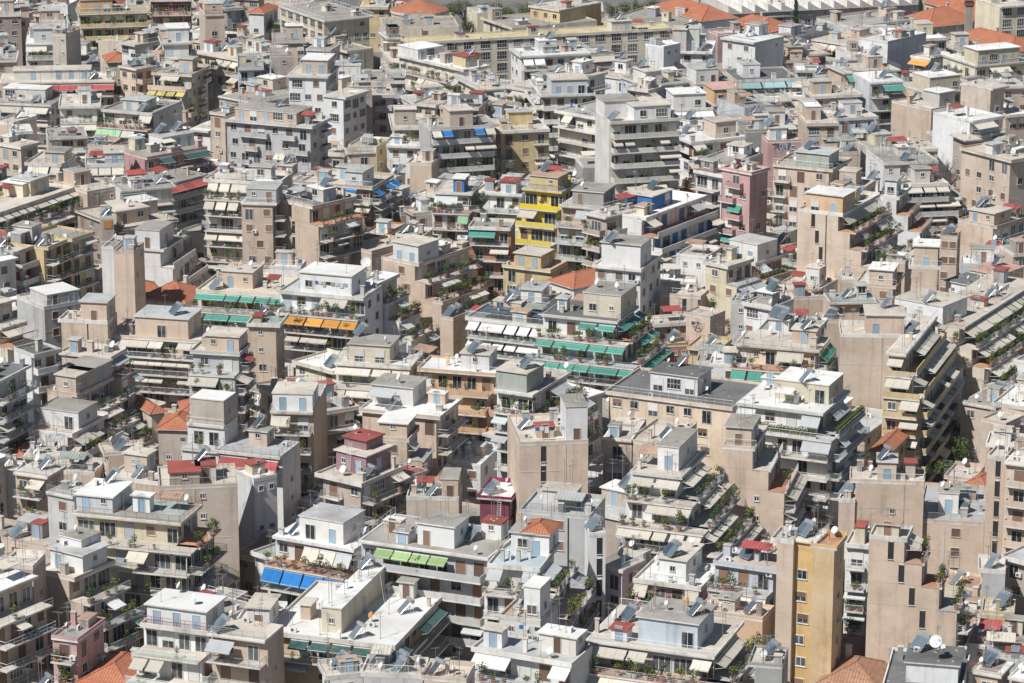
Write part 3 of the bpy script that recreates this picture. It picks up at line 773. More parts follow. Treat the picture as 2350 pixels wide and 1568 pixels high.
# settle every building on the ground: nearest first, storeys adjusted so that neighbours do not cut into each other
BL.sort(key=lambda b: -(b.p1[1] + b.p2[1]))
done = []
for b in BL:
    best = None
    for fl in ([b.fl] if b.fixed else range(max(1, b.fl - 3), b.fl + 4)):
        zt = fl * FH + .5
        g = lay(b, zt); fp = footprint(b, *g)
        pts = [p.xy.to_3d() for p in samples((g[0].xy.to_3d(),) + fp[1:])]
        c = Vector(sum(pts, Vector()) / len(pts)); rad = math.hypot(fp[4] - fp[3], fp[6] - fp[5]) / 2
        hit = 0
        for o in done:
            if (o.c - c).length < o.rad + rad:
                hit += sum(1 for p in pts if inside(o.fp0, p, .3))
        cost = hit / len(pts) * 14 + abs(fl - b.fl) * .55
        if best is None or cost < best[0]: best = (cost, fl, zt, g, fp, c, rad)
    _, b.fln, b.zt, (b.a, b.u, b.n, b.w, b.d), fp, b.c, b.rad = best
    b.a = b.a.xy.to_3d(); b.fp0 = (b.a,) + fp[1:]
    done.append(b)

def world(b, x, y, z): 
    p = b.a + b.u * x + b.n * y
    return Vector((p.x, p.y, z))

def tiers(b):
    """storeys from the top down: [z0, z1, xl, xr, yf, yb]"""
    out = []
    for k in range(b.fln):
        o = [min(k, m) * b.sb for m in b.ns]
        z1 = b.zt - .4 - k * FH
        out.append([max(0, z1 - FH) if k < b.fln - 1 else 0.0, z1, -o[2], b.w + o[1], -o[0], b.d])
    return out

# ------------------------------------------------------------------ plain low buildings in the courts between
STREET = [unproj(2085, 1190, 0), unproj(2180, 1030, 0), unproj(2330, 820, 0), unproj(2440, 640, 0)]
def seg_dist(p, a, c):
    d = c - a; t = max(0, min(1, (p - a).dot(d) / d.length_squared))
    return (p - a - d * t).length
def in_street(p): return min(seg_dist(p, STREET[i], STREET[i + 1]) for i in range(3)) < 9.0
TREES = [(700, 1105, 'bare', 11), (1826, 36, 'cypress', 21), (2112, 28, 'cypress', 19), (1634, 48, 'pine', 16), (2140, 440, 'poplar', 22), (2198, 1010, 'green', 11), (2165, 1060, 'green', 7), (2232, 900, 'green', 10), (2262, 835, 'green', 9), (2300, 745, 'green', 9), (2325, 690, 'green', 8), (1030, 6, 'green', 14), (1065, 2, 'pine', 14), (1255, 4, 'green', 13), (1300, 6, 'pine', 13), (1345, 2, 'green', 14), (1395, 8, 'pine', 13), (990, 0, 'pine', 14), (1470, 12, 'green', 12), (940, 150, 'green', 9), (470, 300, 'green', 9), (170, 470, 'green', 8), (905, 1165, 'green', 7), (340, 1000, 'green', 7), (1180, 430, 'green', 7), (960, 420, 'green', 7),
         (1160, 14, 'green', 15), (1185, 6, 'green', 15), (1140, 6, 'green', 14), (1208, 12, 'green', 14), (1071, 40, 'pine', 13), (627, 38, 'pine', 14), (2168, 40, 'green', 12), (205, 76, 'bare', 14), (1482, 650, 'bare', 13), (2098, 305, 'bare', 9),
         (1862, 1465, 'bare', 10), (1845, 1555, 'green', 4.5), (1150, 635, 'bare', 8), (2243, 560, 'bare', 6), (300, 1430, 'green', 7), (2215, 955, 'green', 9), (1500, 2, 'pine', 11), (1640, 510, 'bare', 9), (2290, 8, 'green', 13), (500, 3, 'green', 13), (1440, 4, 'green', 12), (1590, -2, 'pine', 13), (545, 8, 'pine', 12), (1790, -4, 'pine', 13), (2030, 3, 'green', 13)]
tree_at = [unproj(x, y, h * .62).xy.to_3d() for x, y, k, h in TREES]

def boxes_of(b):
    for z0, z1, xl, xr, yf, yb in tiers(b):
        yield [world(b, x, y, z) for z in (z0, z1) for x, y in ((xl, yf), (xr, yf), (xr, yb), (xl, yb))]
def make_bvh(bl):
    vs, fs = [], []
    for b in bl:
        for q in boxes_of(b):
            n = len(vs); vs += q
            fs += [tuple(n + i for i in f) for f in ((0, 1, 5, 4), (1, 2, 6, 5), (2, 3, 7, 6), (3, 0, 4, 7), (4, 5, 6, 7))]
    return BVHTree.FromPolygons(vs, fs)
BVH = make_bvh(BL)
EYES = [Vector((0, 0, CAMZ)), Vector((9, 0, CAMZ)), Vector((-9, 0, CAMZ))]
def visible(p, margin=45, eyes=EYES):
    x, y, s = proj(p)
    if not (-margin < x < 2350 + margin and -margin < y < 1568 + margin): return False
    for e in eyes:
        d = e - p
        if BVH.ray_cast(p, d.normalized(), d.length)[0] is None: return True
    return False

def quad_hit(q, x, y):
    s = 0
    for i in range(4):
        (ax, ay), (bx, by) = q[i], q[(i + 1) % 4]
        c = (bx - ax) * (y - ay) - (by - ay) * (x - ax)
        if c > 0: s += 1
        elif c < 0: s -= 1
    return abs(s) == 4
KEEP = []                                   # roofs and upper storeys that a plain low building must not hide
for b in BL:
    c4 = [(0, 0), (b.w, 0), (b.w, b.d), (0, b.d)]
    pt = lambda i, z: proj(world(b, *c4[i], z))[:2]
    zl = b.zt - (16.0 if 'S' in b.flags else 9.0 if b.ref else 4.5)
    KEEP.append((b.c.y - b.rad * .5, [[pt(i, b.zt) for i in range(4)], [pt(0, b.zt + 2), pt(1, b.zt + 2), pt(1, zl), pt(0, zl)], [pt(1, b.zt), pt(2, b.zt), pt(2, zl + 2), pt(1, zl + 2)]]))
frng = random.Random(7)
fill = []
Y0, Y1 = unproj(CX, 1600, 6).y, unproj(CX, -30, 6).y
y = Y0
while y < Y1:
    half = y * 1230 / FPX + 8
    x = -half
    while x < half:
        p = Vector((x + frng.uniform(-2, 2), y + frng.uniform(-2, 2), 0))
        q_ = proj(p + Vector((0, 0, 6)))
        if not in_street(p) and not (q_[1] < 100 and q_[0] > 610 and frng.random() < .93) and min((p - q).length for q in tree_at) > 6.5:
            for size in (13, 9, 6):
                ang = R(frng.choice((-28, -34, -42))) if y < 620 else R(frng.choice((-15, 12, -30)))
                u = Vector((math.cos(ang), math.sin(ang), 0)); n = Vector((-u.y, u.x, 0))
                w, d = size * frng.uniform(.9, 1.2), size * frng.uniform(.8, 1.1)
                a = p - u * w / 2 - n * d / 2
                fp = (a, u, n, 0, w, 0, d)
                pts = samples((a, u, n, -.3, w + .3, -.3, d + .3), 5)
                near = [o for o in done if (o.c - p).length < o.rad + size]
                if any(inside(o.fp0, q) for o in near for q in pts): continue
                fl = (frng.choice((3, 4, 4, 5)) if size > 6 else frng.choice((1, 2, 3))) if y < 720 else frng.choice((1, 1, 2, 2))
                if not any(visible(q + Vector((0, 0, fl * FH + .6)), 20) for q in pts): break
                while fl > 1:
                    tops = [proj(a + u * w * i + n * d * j + Vector((0, 0, fl * FH + 1.5)))[:2] for i in (0, .5, 1) for j in (0, .5, 1)]
                    if any(ky > p.y and any(quad_hit(q, *t_) for q in qs for t_ in tops) for ky, qs in KEEP): fl -= 1
                    else: break
                b = Bd(); b.seed = frng.randrange(1 << 30); b.rng = random.Random(b.seed)
                b.fl = b.fln = fl; b.zt = fl * FH + .5; b.a, b.u, b.n, b.w, b.d = a, u, n, w, d
                b.wall, b.roof = frng.choice('bbbcwWWtl'), frng.choice('ccgglwtG') if frng.random() > .04 or y < 520 else 'T'
                b.fac, b.ns = [frng.choice('wcxw'), frng.choice('xw'), 'x'], [0, 0, 0]
                b.aw, b.awd, b.flags, b.ref, b.huts, b.sb, b.kind = 'cce', .15, '', None, [], 2.5, 'fill'
                b.fp0, b.c, b.rad = fp, p, math.hypot(w, d) / 2
                b.p1, b.p2 = proj(world(b, 0, 0, b.zt))[:2], proj(world(b, w, 0, b.zt))[:2]
                fill.append(b); done.append(b)
                break
        x += 7
    y += 7
BL += fill
BVH = make_bvh(BL)

# ------------------------------------------------------------------ how each building is told apart
def sizeword(b):
    if b.fln <= 3: return 'low'
    if b.w > 26: return 'long'
    if b.w < 8: return 'narrow'
    if b.w < 12: return 'small'
    if b.fln >= 8: return 'tall'
    return ''
MARKS = [b for b in BL if b.ref]
taken = set(b.ref for b in MARKS)
assert len(taken) == len(MARKS)
for b in BL:
    b.pc = proj(world(b, b.w / 2, b.d / 2, b.zt))[:2]
for b in BL:
    b.noun = 'house' if b.roof in 'TN' else 'block'
    b.name = 'tiled_house' if b.roof in 'TN' else 'school_building' if b.ref and 'school' in b.ref.split()[:4] else 'courtyard_building' if b.kind == 'fill' else 'town_house' if b.fln <= 4 or b.w < 5.5 else 'apartment_block'
    if b.ref: continue
    near = sorted(MARKS, key=lambda m: math.hypot(m.pc[0] - b.pc[0], (m.pc[1] - b.pc[1]) * 2))[:40]
    heads = [WALLN[b.wall] + ' ' + b.noun, (sizeword(b) + ' ' + WALLN[b.wall] + ' ' + b.noun).strip(), ROOFN[b.roof] + ' roofed ' + WALLN[b.wall] + ' ' + b.noun]
    ok = None
    for m in near:
        dx, dy = b.pc[0] - m.pc[0], (b.pc[1] - m.pc[1]) * 2
        rel = 'beside' if abs(dx) > abs(dy) * 1.15 else ('behind' if dy < 0 else 'before')
        for h in heads:
            s = h + ' ' + rel + ' ' + m.ref
            if s not in taken and len(s.split()) <= 11: ok = s; break
        if ok: break
    b.ref = ok or (heads[2] + ' at pixel spot %d' % len(taken)); taken.add(b.ref)

# ------------------------------------------------------------------ building the blocks
COUNT = {}
def room(kind, most):
    COUNT[kind] = COUNT.get(kind, 0) + 1
    return COUNT[kind] <= most
SPOTS = []            # places for loose things: (score, kind, building, local point, rz)

def side_axes(tier, s):
    z0, z1, xl, xr, yf, yb = tier
    if s == 0: return Vector((xl, yf, 0)), Vector((1, 0, 0)), Vector((0, -1, 0)), xr - xl, 0.0
    if s == 1: return Vector((xr, yf, 0)), Vector((0, 1, 0)), Vector((1, 0, 0)), yb - yf, R(90)
    return Vector((xl, yb, 0)), Vector((0, -1, 0)), Vector((-1, 0, 0)), yb - yf, R(-90)

def hip_roof(b, w, d, z, mat, oh=.45):
    m = MB(); x0, x1, y0, y1 = -oh, w + oh, -oh, d + oh
    W, D = x1 - x0, y1 - y0; h = min(W, D) * .24; r = min(W, D) / 2
    e = [(x0, y0, z), (x1, y0, z), (x1, y1, z), (x0, y1, z)]
    if W >= D: t = [(x0 + r * .95, (y0 + y1) / 2, z + h), (x1 - r * .95, (y0 + y1) / 2, z + h)]
    else: t = [((x0 + x1) / 2, y0 + r * .95, z + h), ((x0 + x1) / 2, y1 - r * .95, z + h)]
    sl = math.hypot(r, h)
    if W >= D:
        m.face([e[0], e[1], t[1], t[0]], mat, [(0, 0), (W, 0), (W - r, sl), (r, sl)]); m.face([e[2], e[3], t[0], t[1]], mat, [(0, 0), (W, 0), (W - r, sl), (r, sl)])
        m.face([e[1], e[2], t[1]], mat, [(0, 0), (D, 0), (D / 2, sl)]); m.face([e[3], e[0], t[0]], mat, [(0, 0), (D, 0), (D / 2, sl)])
    else:
        m.face([e[1], e[2], t[1], t[0]], mat, [(0, 0), (D, 0), (D - r, sl), (r, sl)]); m.face([e[3], e[0], t[0], t[1]], mat, [(0, 0), (D, 0), (D - r, sl), (r, sl)])
        m.face([e[0], e[1], t[0]], mat, [(0, 0), (W, 0), (W / 2, sl)]); m.face([e[2], e[3], t[1]], mat, [(0, 0), (W, 0), (W / 2, sl)])
    m.box(x0, x1, y0, y1, z - .14, z - .004, M_TRIM)
    for a, c in ((t[0], t[1]), (e[0], t[0]), (e[3], t[0] if W >= D else t[1]), (e[1], t[1] if W >= D else t[0]), (e[2], t[1])):
        if (Vector(a) - Vector(c)).length > .5: m.bar(a, c, .13, mat if mat is M_OLD else M_TILE, 5)
    return m.mesh('roof')

def build(b):
    rng = b.rng
    root = empty(b.name, (b.a.x, b.a.y, 0), math.atan2(b.u.y, b.u.x))
    tag(root, b.ref if len(b.ref.split()) >= 4 else b.ref + ' in the crowded city', 'house' if b.roof in 'TN' else ('school' if 'school' in b.ref.split()[:4] else 'apartment block'))
    wm = MW[b.wall]; ppm = proj(world(b, b.w / 2, 0, b.zt))[2]; fine = ppm > 13
    T = tiers(b); zt = b.zt; dz = zt - .4
    INS = .85 if min(b.w, b.d) > 5.5 and b.roof not in 'TN' else 0.0
    style = 'solid' if 'S' in b.flags else 'glass' if 'G' in b.flags else rng.choice(('bars', 'bars', 'barsg', 'pipes', 'solid', 'solid', 'glass', 'low'))
    tiled = b.roof in 'TN'
    par = (not tiled) and (rng.random() < .5 or b.fac[0] in 'xv')
    # body: every storey of it one mesh
    m = MB(); k = 0
    groups = []
    while k < len(T):
        j = k
        while j + 1 < len(T) and T[j + 1][2:] == T[k][2:]: j += 1
        groups.append((k, j)); k = j + 1
    for gi, (k, j) in enumerate(groups):
        z1 = T[k][1] if gi == 0 else T[k][1] - .02
        ins = [INS if b.fac[s_] == 'b' else 0.0 for s_ in range(3)]
        m.box(T[k][2] + ins[2], T[k][3] - ins[1], T[k][4] + ins[0], T[k][5], T[j][0], z1, wm, faces='-x+x-y+y' + ('+z' if gi == 0 and tiled else ''))
    # pilaster bands and window-wall strips that break up big plain walls
    if b.fac[0] in 'xv' and b.w > 7 and b.kind == 'explicit':
        x = b.w * rng.uniform(.3, .7); m.box(x, x + .18, -.06, .02, 0, dz - .3, M_DARK if rng.random() < .4 else M_SLAB, faces='-x+x-y')
        z = dz - FH * rng.randint(1, 2) - rng.uniform(0, 2)
        if z > 3: m.box(T[-1][2] if b.ns[2] == 0 else 0, b.w * rng.uniform(.5, 1), -.03, .02, z, z + .12, M_SLAB, faces='-y-z+z')
    obj('wall', m.mesh('wall'), root)
    ov = [.02 if f in 'xv' else rng.choice((.05, .15)) if f == 'b' and INS else rng.choice((.35, .6, .9)) for f in b.fac]
    if tiled:
        obj('roof', hip_roof(b, b.w, b.d, zt, M_TILE if b.roof == 'T' else M_OLD), root)
    else:
        m = MB(); dk = MR[b.roof]
        x0, x1, y0, y1 = -ov[2], b.w + ov[1], -ov[0], b.d + .02
        if par:
            m.box(x0, x1, y0, y1, dz - .25, dz + .02, M_TRIM, top=dk)
            t = .16; pz = zt; pm = wm if rng.random() < .6 else M_TRIM
            m.box(x0, x1, y0, y0 + t, dz + .02, pz, pm); m.box(x0, x1, y1 - t, y1, dz + .02, pz + (.3 if rng.random() < .4 else 0), pm)
            m.box(x0, x0 + t, y0 + t, y1 - t, dz + .02, pz, pm); m.box(x1 - t, x1, y0 + t, y1 - t, dz + .02, pz, pm)
        else:
            m.box(x0, x1, y0, y1, dz + .1, zt, M_TRIM, top=M_TRIM); m.box(x0 + .02, x1 - .02, y0 + .02, y1 - .02, dz - .04, dz + .1, wm)
            m.box(x0 + .25, x1 - .25, y0 + .25, y1 - .25, zt, zt + .006, dk, faces='+z')
            for i in range(rng.randint(0, 2)):                  # patched membrane
                px, py = rng.uniform(.5, max(.6, b.w - 3)), rng.uniform(.5, max(.6, b.d - 2.5)); pw, pd = min(rng.uniform(2, 6), b.w - px - .3), min(rng.uniform(1.5, 4), b.d - py - .3)
                if pw > .5 and pd > .5: m.box(px, px + pw, py, py + pd, zt + .01, zt + .016 + i * .005, MR[rng.choice('cglw')], faces='+z')
        ro = obj('roof', m.mesh('roof'), root)
        rp = .55 if b.kind == 'explicit' else .2
        rs = rng.choice(('bars', 'barsg', 'low', 'bars', 'rust', 'pipes'))
        for s, ln, lc, rz in ((0, x1 - x0, (x0, y0 + .15), 0), (1, y1 - y0, (x1 - .15, y0), R(90)), (2, y1 - y0, (x0 + .15, y1), R(-90)), (3, x1 - x0, (x1, y1 - .15), R(180))):
            if rng.random() < rp and (s == 0 or not par):
                L = q5(ln); mid = {0: (b.w / 2, 0), 1: (b.w, b.d / 2), 2: (0, b.d / 2), 3: (b.w / 2, b.d)}[s]
                if visible(world(b, *mid, zt + 1.0)): obj('railing', rail_mesh(L, rs, b.wall, fine), ro, (*lc, zt), rz)
    # storeys
    vis = lambda p: visible(world(b, p.x, p.y, p.z))
    doors = rng.choice((['door', 'door', 'doorw', 'slide'], ['doorb', 'doorb', 'door'], ['door', 'doorg', 'slide'], ['doorb', 'doorx', 'door'], ['doorw', 'door', 'doorx']))
    if 'red shutter' in b.ref: doors = ['doorr']
    if 'S' in b.flags: doors = ['slide', 'slide', 'doorb']
    if 'blue painted' in b.ref: doors = ['dooru', 'dooru', 'slide', 'doorx']
    wins = rng.choice((['win', 'win', 'wing'], ['winb', 'winb', 'win'], ['wing', 'small', 'win'], ['win', 'wide', 'winb']))
    ao = rng.choice(((1.4, .55), (1.7, .8), (1.2, 1.1), (1.9, .8)))
    if 'b' == b.aw: ao = (1.2, 1.5)
    bd = rng.choice((1.2, 1.4, 1.5)) + INS * .75; npart = {}
    def cap(n, most=95):
        npart[n] = npart.get(n, 0) + 1
        return npart[n] <= most
    for s in range(3):
        F = b.fac[s]
        for k in range(min(b.fln, 11)):
            ns = b.ns[s]; stepped = k < ns
            if F == 'x' and not stepped and ns == 0:
                if s == 2 or (b.seed + s) % 3 == 0: continue
                org, al, out, L, rz = side_axes(T[k], s)
                zf = T[k][1] - FH if k < b.fln - 1 else max(0.0, T[k][1] - FH)
                for f in ((.3, .75) if (b.seed >> 2) % 2 else (.55,)):
                    q = org + al * L * f + Vector((0, 0, zf))
                    if L > 3 and rng.random() < .62 and visible(world(b, *(q + out * .3 + Vector((0, 0, 1.6))))): obj('window', opening(('small', 'winb', 'small')[(b.seed >> 4) % 3]), root, q, rz)
                continue
            org, al, out, L, rz = side_axes(T[k], s)
            zf = T[k][1] - FH if k < b.fln - 1 else max(0.0, T[k][1] - FH)
            if F == 'b': org = org - out * INS
            P = lambda q, o=.0, z=0.0: org + al * q + out * o + Vector((0, 0, zf + z))
            if L < 2.2: continue
            if stepped and k + 1 < len(T):
                # terrace in front of a stepped-back storey
                zd = T[k + 1][1]
                tm = MB(); D = b.sb + .35 + (INS if F == 'b' else 0)
                tm.box(0, L + (b.sb if s == 0 and b.ns[1] > k else 0), -D, -.005, zd - .22 - zf, zd - zf, M_TRIM, top=MR[rng.choice('cclto')])
                te = None
                if any(vis(P(L * f, D - .2, .4)) for f in (.15, .5, .85)):
                    te = obj('terrace', tm.mesh('terrace'), root, P(0), rz)
                    Lr = q5(L + (b.sb if s == 0 and b.ns[1] > k else 0))
                    obj('railing', rail_mesh(Lr, style, b.wall, fine), te, (0, -D + .1, zd - zf))
                    if ('P' in b.flags or 'H' in b.flags):
                        q = .5
                        while q < L - .4:
                            SPOTS.append((ppm * rng.random(), 'hedge' if 'H' in b.flags and k == 0 else 'plant', b, P(q, D - .45, zd - zf), rz)); q += rng.choice((.6, .9, 1.6, 3.0)) if 'H' not in b.flags else .55
                    elif rng.random() < .5: SPOTS.append((ppm * rng.random(), 'plant', b, P(L * rng.random(), D - .45, zd - zf), rz))
            if F == 'W':
                nb = max(1, int(L / 4.2)); sp_ = L / nb
                for i in range(nb):
                    p = P(sp_ * (i + .5), .0)
                    if vis(P(sp_ * (i + .5), .3, 1.5)) and cap('window'): obj('window', opening('school'), root, p, rz)
                continue
            if F == 'v':
                q = L * (.35 if (b.seed >> 3) % 2 else .62)
                if vis(P(q, .3, 1.5)): obj('window', opening('slot'), root, P(q), rz)
                continue
            nb = max(1, int(L / rng.choice((2.3, 2.5, 2.8) if F == 'b' else (2.7, 3.0, 3.4)))); sp_ = L / nb
            if (F == 'b' or stepped) and F != 'w':
                got = False
                if not stepped:
                    Lb = q5(L - .5)
                    if any(vis(P(L * f, bd + .1, .5)) for f in (.12, .5, .88)) and cap('balcony'):
                        ba = obj('balcony', balcony_mesh(Lb, bd), root, P(L / 2), rz)
                        obj('railing', railU_mesh(Lb, bd, style, b.wall, fine), ba)
                        if rng.random() < (.9 if 'P' in b.flags else .3):
                            for _ in range(rng.randint(1, 5) if 'P' in b.flags else 1): SPOTS.append((ppm * rng.random() * .9, 'plant', b, P(L / 2 + rng.uniform(-.42, .42) * Lb, bd - .35), rz))
                for i in range(nb):
                    q = sp_ * (i + .5)
                    if vis(P(q, .35, 1.6)) or vis(P(q, 1.2, 1.9)):
                        kd = rng.choice(doors) if rng.random() < .8 else rng.choice(wins)
                        if sp_ < 2.5 and kd == 'slide': kd = 'door'
                        if sp_ > 2.6 and kd == 'door' and rng.random() < .35: kd = 'slide'
                        if cap('door' if kd in ('slide',) or kd.startswith('door') else 'window'): obj('door' if kd == 'slide' or kd.startswith('door') else 'window', opening(kd), root, P(q), rz)
                        if rng.random() < .16: SPOTS.append((ppm * rng.random(), 'ac', b, P(min(L - .5, q + sp_ * .5), .05, 2.1 if rng.random() < .5 else .25), rz))
                i = 0
                dens = (b.awd if b.aw[0] in 'cew' or k != ns else min(1, b.awd + .25)) * (1.0 if k <= max(1, ns) else .6)
                while i < nb:
                    g = rng.choice((1, 1, 2)) if nb - i > 1 else 1
                    if rng.random() < dens:
                        ck = rng.choice(b.aw) if not (len(b.aw) == 1) else b.aw
                        if ck not in 'cew' and k == ns: pass
                        if ck not in 'cew' and (k > max(ns, 1 if 'long teal' in b.ref else 0) or (k < ns and 'teal' not in b.ref)):
                            if rng.random() < .6: i += g; continue
                            ck = rng.choice('ccew')
                        Wd = q5(sp_ * g - .15); q = sp_ * (i + g / 2)
                        ab = INS + .1 if F == 'b' else 0.0
                        if vis(P(q, ao[0] + ab, 2.0)) or vis(P(q, .8 + ab, 2.7)):
                            if cap('awning', 60): obj('awning', awning_mesh(Wd, ao[0], ao[1], ck), root, P(q, ab), rz)
                    i += g
            elif F == 'c':
                for i in range(nb):
                    q = sp_ * (i + .5)
                    if not vis(P(q, .4, 1.5)): continue
                    if (i + b.seed) % 3 != 0:
                        if cap('door'): obj('door', opening(rng.choice(['door', 'doorb', 'doorw'])), root, P(q), rz)
                        if (i + b.seed) % 3 == 1 or nb < 3 or rng.random() < .3:
                            Lb = q5(min(sp_ * 1.1, 3.4))
                            if cap('balcony'):
                                ba = obj('balcony', balcony_mesh(Lb, 1.1), root, P(q), rz); obj('railing', railU_mesh(Lb, 1.1, style, b.wall, fine), ba)
                            if rng.random() < b.awd and cap('awning', 60): obj('awning', awning_mesh(q5(min(sp_, 3) - .1), ao[0] * .8, ao[1], rng.choice(b.aw)), root, P(q), rz)
                    elif cap('window'): obj('window', opening(rng.choice(wins)), root, P(q), rz)
            elif F == 'w':
                for i in range(nb):
                    q = sp_ * (i + .5) + rng.uniform(-.3, .3)
                    if rng.random() < .16 or not vis(P(q, .3, 1.5)): continue
                    if stepped or k == 0 and rng.random() < .3:
                        if cap('door'): obj('door', opening(rng.choice(doors)), root, P(q), rz)
                    elif cap('window'): obj('window', opening(rng.choice(wins)), root, P(q), rz)
                    if rng.random() < .1: SPOTS.append((ppm * rng.random(), 'ac', b, P(q + .95, .05, .6), rz))
    if tiled:
        if b.w > 5:
            m = MB(); x, y = b.w * rng.uniform(.2, .8), b.d * rng.uniform(.55, .8); m.box(x, x + .7, y, y + .6, zt - .2, zt + min(b.w, b.d) * .24 + .9, M_SLAB); m.box(x - .1, x + .8, y - .1, y + .7, zt + min(b.w, b.d) * .24 + .9, zt + min(b.w, b.d) * .24 + 1.02, M_TILE if False else M_SLAB)
            obj('chimney', m.mesh('chimney'), root)
        return
    # roof huts
    base = zt if not par else dz + .02
    occ = []
    def hut(cx, y0, w, d, h, wk, rk):
        x0, x1, y1 = cx - w / 2, cx + w / 2, y0 + d
        m = MB(); m.box(x0, x1, y0, y1, base - .02, base + h - .18, MW[wk], faces='-x+x-y+y')
        if rk == 'T':
            pass
        o_ = rng.choice((.12, .25, .3))
        m2 = MB(); m2.box(x0 - o_, x1 + o_, y0 - o_, y1 + o_, base + h - .18, base + h, M_TRIM if rk not in 'r' else MR['r'], top=MR[rk] if rk != 'T' else None)
        hb = obj('roof_room' if w > 5 else 'stair_hut', m.mesh('hut'), root)
        if rk == 'T':
            rr = hip_roof(b, w, d, base + h - .1, M_TILE, .3); q = obj('roof', rr, hb, (x0, y0, 0))
        else: obj('roof', m2.mesh('roof'), hb)
        z = base
        n = max(1, int(w / 2.6))
        for i in range(n):
            q = x0 + w * (i + .5) / n
            if n > 1 and rng.random() < .3: continue
            kd = rng.choice(('hut', 'small', 'hut', 'win', 'hutn')) if w <= 7 else rng.choice(('door', 'win', 'hut', 'doorw', 'wide'))
            if h < 2.5 and kd in ('win', 'wide', 'door', 'doorw'): kd = 'hut'
            if w / n > 1.6 and visible(world(b, q, y0 - .3, z + 1.2)): obj('door' if kd[:3] in ('hut', 'doo') else 'window', opening(kd), hb, (q, y0, z))
        if d > 2.5:
            kd = rng.choice(('hut', 'small'))
            if visible(world(b, x1 + .3, y0 + d / 2, z + 1.2)): obj('door' if kd == 'hut' else 'window', opening(kd), hb, (x1, y0 + d / 2, z), R(90))
        occ.append((x0 - .8, x1 + .8, y0 - .8, y1 + .8, base + h))
    for rc, t in b.huts:
        hx1, hx2, hy, hh, hd = map(float, t[:5]); wk = t[5] if len(t) > 5 else rng.choice('Wwb' + b.wall); rk = t[6] if len(t) > 6 else rng.choice('gclw')
        hh *= .8 if rc[0] in '23' else .92
        top = base + hh
        A, B_ = unproj(*pix(rc, hx1, hy), top), unproj(*pix(rc, hx2, hy), top)
        w = min(max(2.0, abs(B_.x - A.x) / max(.55, b.u.x)), b.w - .4)
        c = (A + B_) / 2 - b.a; cx, y0 = c.dot(b.u), c.dot(b.n)
        d = min(hd, b.d - .6); cx = max(w / 2 + .1, min(b.w - w / 2 - .1, cx)); y0 = max(.15, min(b.d - d - .1, y0))
        hut(cx, y0, w, d, hh, wk, rk)
    if not b.huts and b.w > 6.5 and b.d > 6 and rng.random() < (.8 if b.kind == 'explicit' else .35):
        w, d = min(rng.uniform(2.6, 5.5), b.w * .5), min(rng.uniform(2.6, 4.5), b.d * .45)
        hut(rng.uniform(w / 2 + .3, b.w - w / 2 - .3), rng.uniform(b.d * .25, b.d - d - .2), w, d, rng.choice((2.5, 2.8, 3.1)), rng.choice('Wwbbc' + b.wall), rng.choice('gclwg'))
    def free(m_=.5):
        for _ in range(14):
            x, y = rng.uniform(m_, max(m_ + .1, b.w - m_)), rng.uniform(m_, max(m_ + .1, b.d - m_))
            if not any(a < x < c and e < y < f for a, c, e, f, _z in occ): return x, y
        return None
    # small plant rooms, stores and tanks
    for _ in range(rng.randint(0, 1) if b.w * b.d < 60 else rng.randint(0, 2) if b.w * b.d < 130 else rng.randint(2, 4)):
        w, d = rng.uniform(1.3, 3.2), rng.uniform(1.3, 2.8)
        if b.w < w + 1 or b.d < d + 1: continue
        x, y = rng.uniform(w / 2 + .3, b.w - w / 2 - .3), rng.uniform(.3, b.d - d - .2)
        if any(x - w / 2 < c and x + w / 2 > a and y < f and y + d > e for a, c, e, f, _z in occ): continue
        hut(x, y, w, d, rng.choice((1.3, 1.8, 2.3, 2.5)), rng.choice('Wwbcgt' + b.wall), rng.choice('gcltwtG' if rng.random() < .85 else 'r'))
    # sheet canopies on thin posts
    if rng.random() < .42 and b.w > 5.5:
        p = free(1.8)
        if p:
            x, y = p; w, d = rng.uniform(2.2, 4.2), rng.uniform(1.8, 2.8); w, d = min(w, b.w - 1), min(d, b.d - 1); x = min(max(x, w / 2 + .3), b.w - w / 2 - .3); y = min(max(y, d / 2 + .3), b.d - d / 2 - .3)
            m = MB(); cm = rng.choice((MR['r'], MA['r'], MR['w'], MR['l'], MR['l'], MA['c'], MA['c'], MA['e'], MR['G'], MR['G'], MR['d'], MR['t'])); z0, z1 = base + 2.0, base + 2.45
            m.face([(x - w / 2, y - d / 2, z0), (x + w / 2, y - d / 2, z0), (x + w / 2, y + d / 2, z1), (x - w / 2, y + d / 2, z1)], cm)
            m.face([(x - w / 2, y - d / 2, z0 - .05), (x - w / 2, y + d / 2, z1 - .05), (x + w / 2, y + d / 2, z1 - .05), (x + w / 2, y - d / 2, z0 - .05)], cm)
            for i in range(int(w / .5) + 1): m.bar((x - w / 2 + .5 * i, y - d / 2, z0 + .02), (x - w / 2 + .5 * i, y + d / 2, z1 + .02), .03, cm)
            for sx in (-1, 1):
                for sy in (-1, 1): m.bar((x + sx * (w / 2 - .1), y + sy * (d / 2 - .1), base), (x + sx * (w / 2 - .1), y + sy * (d / 2 - .1), z0 - .02 if sy < 0 else z1 - .04), .035, M_RAILG)
            if visible(world(b, x, y, z1 + .2)): obj('canopy', m.mesh('canopy'), root)
